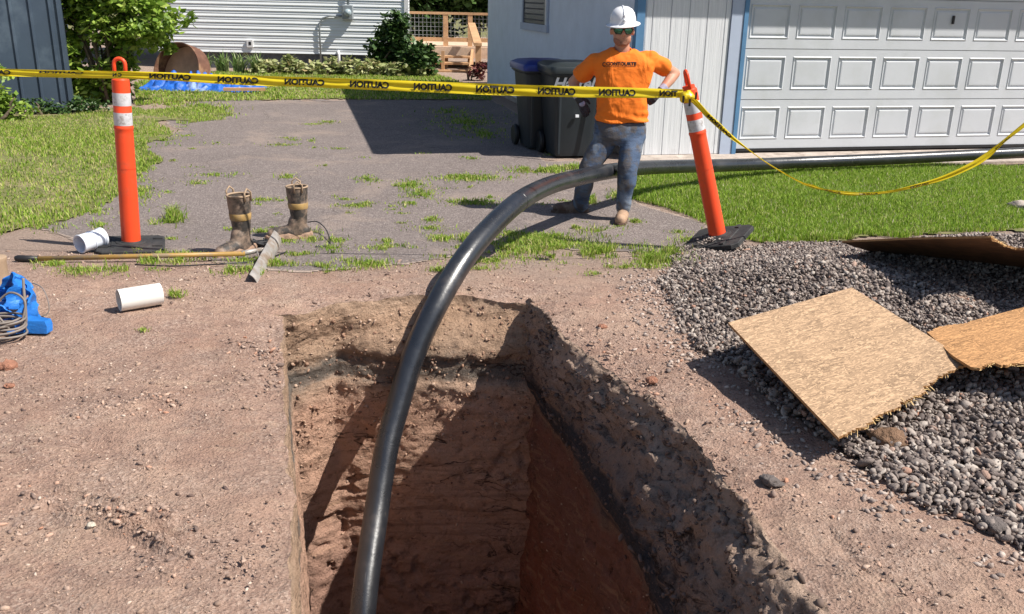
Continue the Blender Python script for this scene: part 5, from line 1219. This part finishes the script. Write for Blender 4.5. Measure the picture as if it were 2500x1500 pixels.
def jeans_mat():
    m, t, b, v = newmat('denim', .85, 0, .2)
    n = noise(t, v, 7, 6, .65); n2 = noise(t, mapping(t, v, (12, 12, 60)), 1, 4, .6)
    c = ramp(t, [(.3, (.055, .085, .15)), (.75, (.12, .165, .25))], noise(t, v, 5, 5, .6))
    c = mix(t, ramp(t, [(.47, (0, 0, 0)), (.56, (.85, .85, .85))], n), c, (.11, .095, .085))
    c = mix(t, ramp(t, [(.56, (0, 0, 0)), (.70, (.8, .8, .8))], noise(t, mapping(t, v, (1, 1, .5)), 6, 4, .5)), c, (.24, .29, .36))
    c = mix(t, ramp(t, [(.56, (0, 0, 0)), (.62, (.5, .5, .5))], n2), c, (.04, .05, .08))
    t.links.new(c, b.inputs['Base Color']); bump(t, b, noise(t, v, 90, 4), .003); return m
M_jean = jeans_mat()
M_glove = simple('work_glove', (.035, .03, .038), .7, 0, .3, 30, .002, 90); M_gloveg = simple('glove_back', (.34, .32, .42), .7, 0, .25, 40)
M_hat = simple('white_hat', (.80, .80, .82), .25, 0, .02, 4, spec=.5)
M_bootL = simple('tan_leather', (.40, .26, .17), .7, 0, .2, 14, .002, 60, dirt=(.22, .14, .10), dsc=11)
M_bootD = simple('brown_leather', (.10, .06, .045), .7, 0, .3, 14, .002, 60, dirt=(.2, .15, .12), dsc=11)
# joints
neck0 = Q(1519, 124, 7.82); neck1 = Q(1519, 104, 7.80); hc = Q(1519.5, 76, 7.78)
shL = Q(1452, 153, 7.84); shR = Q(1586, 147, 7.84)
elL = Q(1399, 200, 7.98); elR = Q(1648, 180, 7.97)
wrL = Q(1413, 240, 7.86); wrR = Q(1612, 224, 7.80)
pel = Q(1513, 312, 7.82)
# --- body (one continuous mesh): head, neck, torso, arms, legs
bd = MB()
bd.ell(hc+np.array([0, .012, .028]), (.084, .098, .096), None, 24, 16)
bd.ell(hc+np.array([0, -.010, -.048]), (.073, .078, .066), None, 20, 12)
bd.ell(hc+np.array([0, -.050, -.092]), (.042, .034, .024), None, 14, 8)
bd.ell(hc+np.array([0, -.060, -.040]), (.056, .034, .042), None, 14, 8)
capsule(bd, hc+np.array([0, -.088, .012]), hc+np.array([0, -.104, -.022]), .010, .0145, 10)
for s in (-1, 1):
    bd.ell(hc+np.array([s*.013, -.094, -.026]), (.009, .010, .008), None, 8, 6)
    bd.ell(hc+np.array([s*.090, .012, -.004]), (.012, .020, .034), None, 10, 8)
    bd.ell(hc+np.array([s*.037, -.066, -.018]), (.024, .018, .018), None, 10, 8)
capsule(bd, hc+np.array([-.022, -.083, -.052]), hc+np.array([.022, -.083, -.052]), .006, .006, 8)
capsule(bd, hc+np.array([-.017, -.082, -.064]), hc+np.array([.017, -.082, -.064]), .0065, .0065, 8)
chain(bd, [neck0+np.array([0, 0, -.06]), neck1, hc+np.array([0, .02, -.02])], [.068, .060, .062], 18)
mid = (neck0+pel)/2
for a_, b_, ra, rb3 in ((neck0+np.array([0, 0, -.10]), mid, .115, .11), (mid, pel, .11, .105)): capsule(bd, a_-np.array([.06, 0, 0]), b_-np.array([.05, 0, 0]), ra*.8, rb3*.8); capsule(bd, a_+np.array([.06, 0, 0]), b_+np.array([.05, 0, 0]), ra*.8, rb3*.8)
chain(bd, [neck0+np.array([0, .0, -.05]), shL, (shL*.45+elL*.55), elL], [.06, .058, .050, .043]); chain(bd, [elL, elL*.65+wrL*.35, wrL], [.043, .044, .030])
chain(bd, [neck0+np.array([0, .0, -.05]), shR, (shR*.45+elR*.55), elR], [.06, .058, .050, .044]); chain(bd, [elR, elR*.65+wrR*.35, wrR], [.043, .046, .030])
LG = [Q(1483, 330, 7.82), Q(1440, 405, 7.76), Q(1420, 500, 7.98)]; RG = [Q(1546, 330, 7.80), Q(1533, 410, 7.68), Q(1522, 508, 7.70)]
for G in (LG, RG): chain(bd, [pel, G[0], G[1], G[2]], [.08, .075, .055, .040])
organic('body', bd, .0085, M_skin, per, 3)
# --- beard shadow and hair
br = MB(); br.ell(hc+np.array([0, -.018, -.068]), (.0735, .072, .053), None, 20, 12); br.ell(hc+np.array([0, -.054, -.096]), (.044, .033, .024), None, 14, 8)
brm = remesh(br, .007, 3)
import bmesh
bmm = bmesh.new(); bmm.from_mesh(brm)
kill = [v for v in bmm.verts if (v.co.z > hc[2]-.062-(.0 if abs(v.co.x-hc[0]) < .03 else -.05) or (abs(v.co.x-hc[0]) < .024 and abs(v.co.z-hc[2]+.064) < .013)) or v.co.y > hc[1]+.04]
bmesh.ops.delete(bmm, geom=kill, context='VERTS'); bmm.to_mesh(brm); bmm.free()
brd = link('beard', brm, simple('stubble', (.33, .155, .10), .9, 0, .3, 90, .002, 200), per, True)
hr_ = MB(); hr_.ell(hc+np.array([0, .028, .014]), (.087, .090, .082), None, 20, 12); hrm = organic('hair', hr_, .009, simple('brown_hair', (.10, .05, .03), .8, 0, .3, 60), per, 2)
# --- mouth line
MB().tube([tuple(hc+np.array([x, -.0895+abs(x)*.25, -.0575+x*x*4])) for x in (-.024, -.012, 0, .012, .024)], .0022, 6).build('mouth', simple('lips', (.28, .09, .07), .6), per, True)
# --- sunglasses
M_frame = simple('black_frame', (.012, .012, .012), .25); M_lens = simple('green_mirror_lens', (.07, .19, .13), .1, .8, .5, 30)
sg_ = empty('x'); bpy.data.objects.remove(sg_)
gl = MB()
gy = -.098
for s in (-1, 1):
    xs4 = [(s*.006, .012), (s*.070, .016), (s*.075, -.004), (s*.060, -.028), (s*.022, -.028), (s*.008, -.008)]
    outl = [tuple(hc+np.array([x*1.0, gy+x*x*6.5, z+.008])) for x, z in xs4]
    gl.tube(outl+[outl[0]], .0042, 8)
gl.tube([tuple(hc+np.array([x, gy-.001, .017])) for x in (-.012, 0, .012)], .005, 8)
for s in (-1, 1): gl.tube([tuple(hc+np.array([s*.064, gy+.026, .018])), tuple(hc+np.array([s*.089, -.03, .016])), tuple(hc+np.array([s*.093, .02, .010]))], .005, 8)
go_ = gl.build('sunglasses', M_frame, per, True)
for s in (-1, 1):
    ln = MB(); pts4 = [(.008, .011), (.035, .015), (.068, .014), (.073, -.004), (.059, -.026), (.038, -.028), (.022, -.026), (.009, -.008)]
    ln.add([tuple(hc+np.array([s*x, gy-.0015+x*x*6.5, z+.008])) for x, z in pts4]+[tuple(hc+np.array([s*.036, gy-.006+.036**2*6.5, .003]))], [(i, (i+1) % 8, 8) for i in range(8)]); ln.build('lens', M_lens, go_, True)
# --- hard hat, full brim
Hm = Matrix.Translation(Vector(hc)+Vector((.003, .012, .058))) @ Matrix.Rotation(R(-5), 4, 'Y') @ Matrix.Rotation(R(7), 4, 'X') @ Matrix.Diagonal((1, 1.18, 1, 1))
prof = [(.138, -.012), (.142, -.008), (.140, -.003), (.112, .006), (.106, .014), (.104, .045), (.096, .080), (.078, .108), (.050, .127), (.022, .134), (.0, .135)]
hat = MB().lathe(prof, 40, Hm); hat.lathe([(.138, -.012), (.105, .0), (.098, .03)], 40, Hm); hat.build('hard_hat', M_hat, per, True, 50)
ho = [o for o in per.children if o.name.startswith('hard_hat')][0]
for dx in (0,):
    rd = MB().tube([tuple(Hm @ Vector((dx*(1-.2*abs(t)), -.104*math.sin(1.3*t+0)*1.0, .02+.118*math.cos(1.15*t)-.0))) for t in np.linspace(-1, 1, 14)], .006, 8); rd.build('ridge', M_hat, ho, True)
MB().tube([tuple(Hm @ Vector((0.0, -.106, .03))), tuple(Hm @ Vector((0, -.108, .05)))], .009, 8).build('front_badge', M_hat, ho, True)
# --- shirt
sh = MB()
def tring(px, py, hw, d, Y=7.82, n=28, tilt=0.):
    c = Q(px, py, Y); r = []
    for k in range(n):
        a = 2*math.pi*k/n; ca, sa = math.cos(a), math.sin(a); e_ = .8
        r.append((c[0]+hw*math.copysign(abs(ca)**e_, ca), c[1]+d*math.copysign(abs(sa)**e_, sa), c[2]+tilt*ca))
    return r
u_ = 1/280.
sh.rings([tring(1519, 119, 28*u_, .060, 7.83), tring(1519, 127, 42*u_, .080), tring(1519, 139, 60*u_, .10), tring(1520, 152, 74*u_, .115), tring(1521, 165, 69*u_, .122), tring(1521, 190, 63*u_, .128), tring(1519, 225, 59*u_, .126), tring(1517, 260, 58*u_, .126), tring(1515, 285, 59*u_, .130), tring(1515, 299, 60*u_, .131, tilt=.0)])
for S, Ee, t2 in ((shL, elL, .60), (shR, elR, .52)):
    tip_ = S*(1-t2)+Ee*t2; chain(sh, [neck0+np.array([0, .01, -.065]), S+np.array([0, 0, -.0]), tip_], [.050, .067, .074], 18)
def shirt_fold(c, n):
    x, y, z = c[:, 0], c[:, 1], c[:, 2]; zr = z-neck0[2]
    f = .016*fbm((x+zr*.6)*9, y*4, zr*5, 3, 3)+.017*(np.abs(vn((x-zr*.7)*11, y*6, zr*4, 9)))-.004
    f += .010*np.exp(-((zr+.62)/.10)**2)*np.sin(zr*85+x*22)
    f += .012*np.abs(vn(x*6, y*6, zr*16, 29))*np.clip((np.abs(x-hc[0])-.12)*8, 0, 1)
    c = c+n*f[:, None]; return c
me = remesh(sh, .010, 3, shirt_fold); bmm = bmesh.new(); bmm.from_mesh(me)
# open hem, neck and sleeves by trimming the closed ends
hemz = Q(1515, 300, 7.82)[2]; neckc = neck1
def cutpl(bm, co, no): bmesh.ops.bisect_plane(bm, geom=bm.verts[:]+bm.edges[:]+bm.faces[:], plane_co=co, plane_no=no, clear_outer=True)
cutpl(bmm, Vector((0, 0, hemz)), Vector((.06, .0, -1)))
kill = [f for f in bmm.faces if (f.calc_center_median()-Vector(neck0+np.array([0, -.045, .045]))).length < .073]; bmesh.ops.delete(bmm, geom=kill, context='FACES')
for S, Ee, t2 in ((shL, elL, .60), (shR, elR, .52)):
    dvec = Vector(Ee-S).normalized(); co_ = Vector(S*(1-t2)+Ee*t2)+dvec*.03
    kill = [f for f in bmm.faces if (f.calc_center_median()-co_).dot(dvec) > 0 and (f.calc_center_median()-co_).length < .13]; bmesh.ops.delete(bmm, geom=kill, context='FACES')
bmm.to_mesh(me); bmm.free(); sho = link('shirt', me, M_shirt, per, True)
md = sho.modifiers.new('sol', 'SOLIDIFY'); md.thickness = .004; md.offset = -1
# collar rib
cr_ = MB(); cpts = []
for a in np.linspace(0, 2*math.pi, 25): cpts.append(tuple(neck0+np.array([.072*math.cos(a), .006+.066*math.sin(a)-.004, .012+.026*math.sin(a)-.004*abs(math.cos(a))])))
cr_.tube(cpts, .0075, 8, False).build('collar', M_shirt, sho, True)
# chest print: find the cloth surface in front
sme = sho.data; from mathutils.bvhtree import BVHTree
bv = BVHTree.FromPolygons([v.co[:] for v in sme.vertices], [p.vertices[:] for p in sme.polygons])
def on_shirt(px, py):
    r_ = Vector(ray(px, py)).normalized(); o_ = Vector(CAM-root); h = bv.ray_cast(o_, r_)
    return (h[0]-r_*.003) if h[0] is not None else None
pm = MB()
def print_text(txt, x0, x1, y0, y1):
    V, Fs = text_mesh(txt, 1., .04); A_ = np.array(V); a0, a1 = A_[:, 0].min(), A_[:, 0].max(); b0_, b1_ = A_[:, 1].min(), A_[:, 1].max(); P_ = []
    for x, y, z in V:
        q = on_shirt(x0+(x-a0)/(a1-a0)*(x1-x0), y1-(y-b0_)/(b1_-b0_)*(y1-y0)); P_.append(tuple(q) if q is not None else (0, 0, 0))
    pm.add(P_, Fs)
print_text('CONTOURTE', 1480, 1554, 151.5, 160.3); print_text('C', 1470.5, 1478.5, 152, 163.5)
def bar_(x0, x1, y0, y1):
    n_ = 12; P_ = []
    for i in range(n_+1):
        for y in (y0, y1): q = on_shirt(x0+(x1-x0)*i/n_, y); P_.append(tuple(q))
    pm.add(P_, [(2*i, 2*i+2, 2*i+3, 2*i+1) for i in range(n_)])
bar_(1480, 1552, 161.8, 162.9)
pm.build('lettering', M_ink, sho)
# --- jeans
jn = MB()
jn.rings([tring(1514, 296, 57*u_, .118, 7.82), tring(1514, 312, 60*u_, .128), tring(1513, 335, 62*u_, .13), tring(1513, 352, 55*u_, .11)])
LW = [Q(1484, 335, 7.82), Q(1459, 375, 7.79), Q(1436, 412, 7.76), Q(1427, 450, 7.84), Q(1420, 482, 7.93), Q(1419, 499, 7.97)]
RW = [Q(1545, 335, 7.80), Q(1539, 375, 7.74), Q(1532, 415, 7.68), Q(1529, 450, 7.68), Q(1523, 485, 7.70), Q(1521.5, 506, 7.71)]
chain(jn, LW, [.098, .094, .084, .076, .070, .070], 20); chain(jn, RW, [.098, .093, .085, .078, .066, .064], 20)
def jean_fold(c, n):
    x, y, z = c[:, 0], c[:, 1], c[:, 2]; a_ = np.clip((.45-z)/.4, 0, 1)
    f = .009*fbm(x*8, y*8, z*12, 13, 3)+(.001+.006*a_)*fbm(x*7, y*7, z*34+x*20, 19, 2)+.006*np.clip(vn(x*9, y*6, z*9-x*6, 23), 0, 1)
    return c+n*f[:, None]
me = remesh(jn, .010, 3, jean_fold); link('jeans', me, M_jean, per, True)
# --- work boots
def wboot(heel, toe, top, mat, w_=.045):
    b = MB(); heel = np.array(heel); toe = np.array(toe); heel[2] = .05; toe[2] = .044
    capsule(b, heel, heel*.4+toe*.6, .048, .054); capsule(b, heel*.4+toe*.6, toe, .054, .048); capsule(b, heel+np.array([0, 0, .03]), top, .050, .052); capsule(b, heel*.7+toe*.3+np.array([0, 0, .03]), top, .045, .048)
    o = organic('boot', b, .008, mat, per, 4)
    d = toe-heel; d[2] = 0; L = np.linalg.norm(d); d /= L; s = np.array([-d[1], d[0], 0]); ol_ = [(-.05, -.03), (-.058, 0), (-.05, .03), (.0, .037), (.35*L, .034), (.7*L, .047), (L*1.02, .038), (L+.045, .0), (L*1.02, -.038), (.7*L, -.047), (.35*L, -.034), (.0, -.037)]
    MB().rings([[tuple(heel*np.array([1, 1, 0])+d*x*1.03+s*y*1.08+np.array([0, 0, z])) for x, y in [(x_*1.05, y_*1.15) for x_, y_ in ol_]] for z in (.004, .026)]).build('sole', M_bootD, o, False)
    return o
tR = Q(1513, 538, 7.56); hR = Q(1522, 520, 7.74); wboot((hR[0], hR[1], 0), (tR[0], tR[1]-.03, 0), RW[-1]+np.array([0, 0, -.02]), M_bootL)
hL_ = Q(1421, 514, 8.0); tL_ = Q(1362, 514, 7.97); wboot((hL_[0], hL_[1], 0), (tL_[0], tL_[1]-.02, 0), LW[-1]+np.array([0, 0, -.02]), M_bootD)
# --- gloves with fingers
def glove(wr, dirv, side, thumb_side, curl, name='glove'):
    """wr wrist, dirv hand direction, side = across the palm (index towards +side)"""
    d = np.array(dirv, float); d /= np.linalg.norm(d); s = np.array(side, float); s -= d*np.dot(s, d); s /= np.linalg.norm(s); nrm = np.cross(d, s)
    g = MB(); capsule(g, wr-d*.035, wr+d*.02, .034, .036, 16)
    for k in (-1.1, -.35, .35, 1.1): capsule(g, wr+d*.02+s*.014*k, wr+d*.085+s*.020*k, .019, .0165, 10)
    for k, L in ((1.5, .072), (.5, .082), (-.5, .076), (-1.5, .060)):
        p0 = wr+d*.088+s*.0205*k; c1 = curl*.5; c2 = curl*1.1; c3 = curl*1.6
        p1 = p0+(d*math.cos(c1)+nrm*math.sin(c1)+s*.05*k)*L*.42; p2 = p1+(d*math.cos(c2)+nrm*math.sin(c2))*L*.33; p3 = p2+(d*math.cos(c3)+nrm*math.sin(c3))*L*.25
        chain(g, [p0, p1, p2, p3], [.0115, .0108, .0098, .0088], 10)
    t0 = wr+d*.025+s*thumb_side*.026; t1 = t0+(d*.6+s*thumb_side*.7+nrm*.25)*.042; t2 = t1+(d*.9+s*thumb_side*.25+nrm*.3)*.034
    chain(g, [t0, t1, t2], [.0165, .0135, .011], 10)
    o = organic(name, g, .0052, M_glove, per, 2)
    cf = MB().tube([wr-d*.062, wr-d*.045, wr-d*.01], [.037, .039, .038], 20, False); cf.build('cuff', M_gloveg, o, True)
    bp_ = MB(); bp_.ell(wr+d*.055-nrm*.017, (.028, .012, .024), Matrix((s, nrm, d)).transposed().to_4x4(), 12, 8); bp_.build('knuckle_patch', M_gloveg, o, True)
    return o
glove(wrL, Q(1432, 276, 7.84)-wrL, (-1, -.15, -.2), -1, .3)
glove(wrR, Q(1583, 250, 7.74)-wrR, (-.65, -.1, .75), 1, .85)
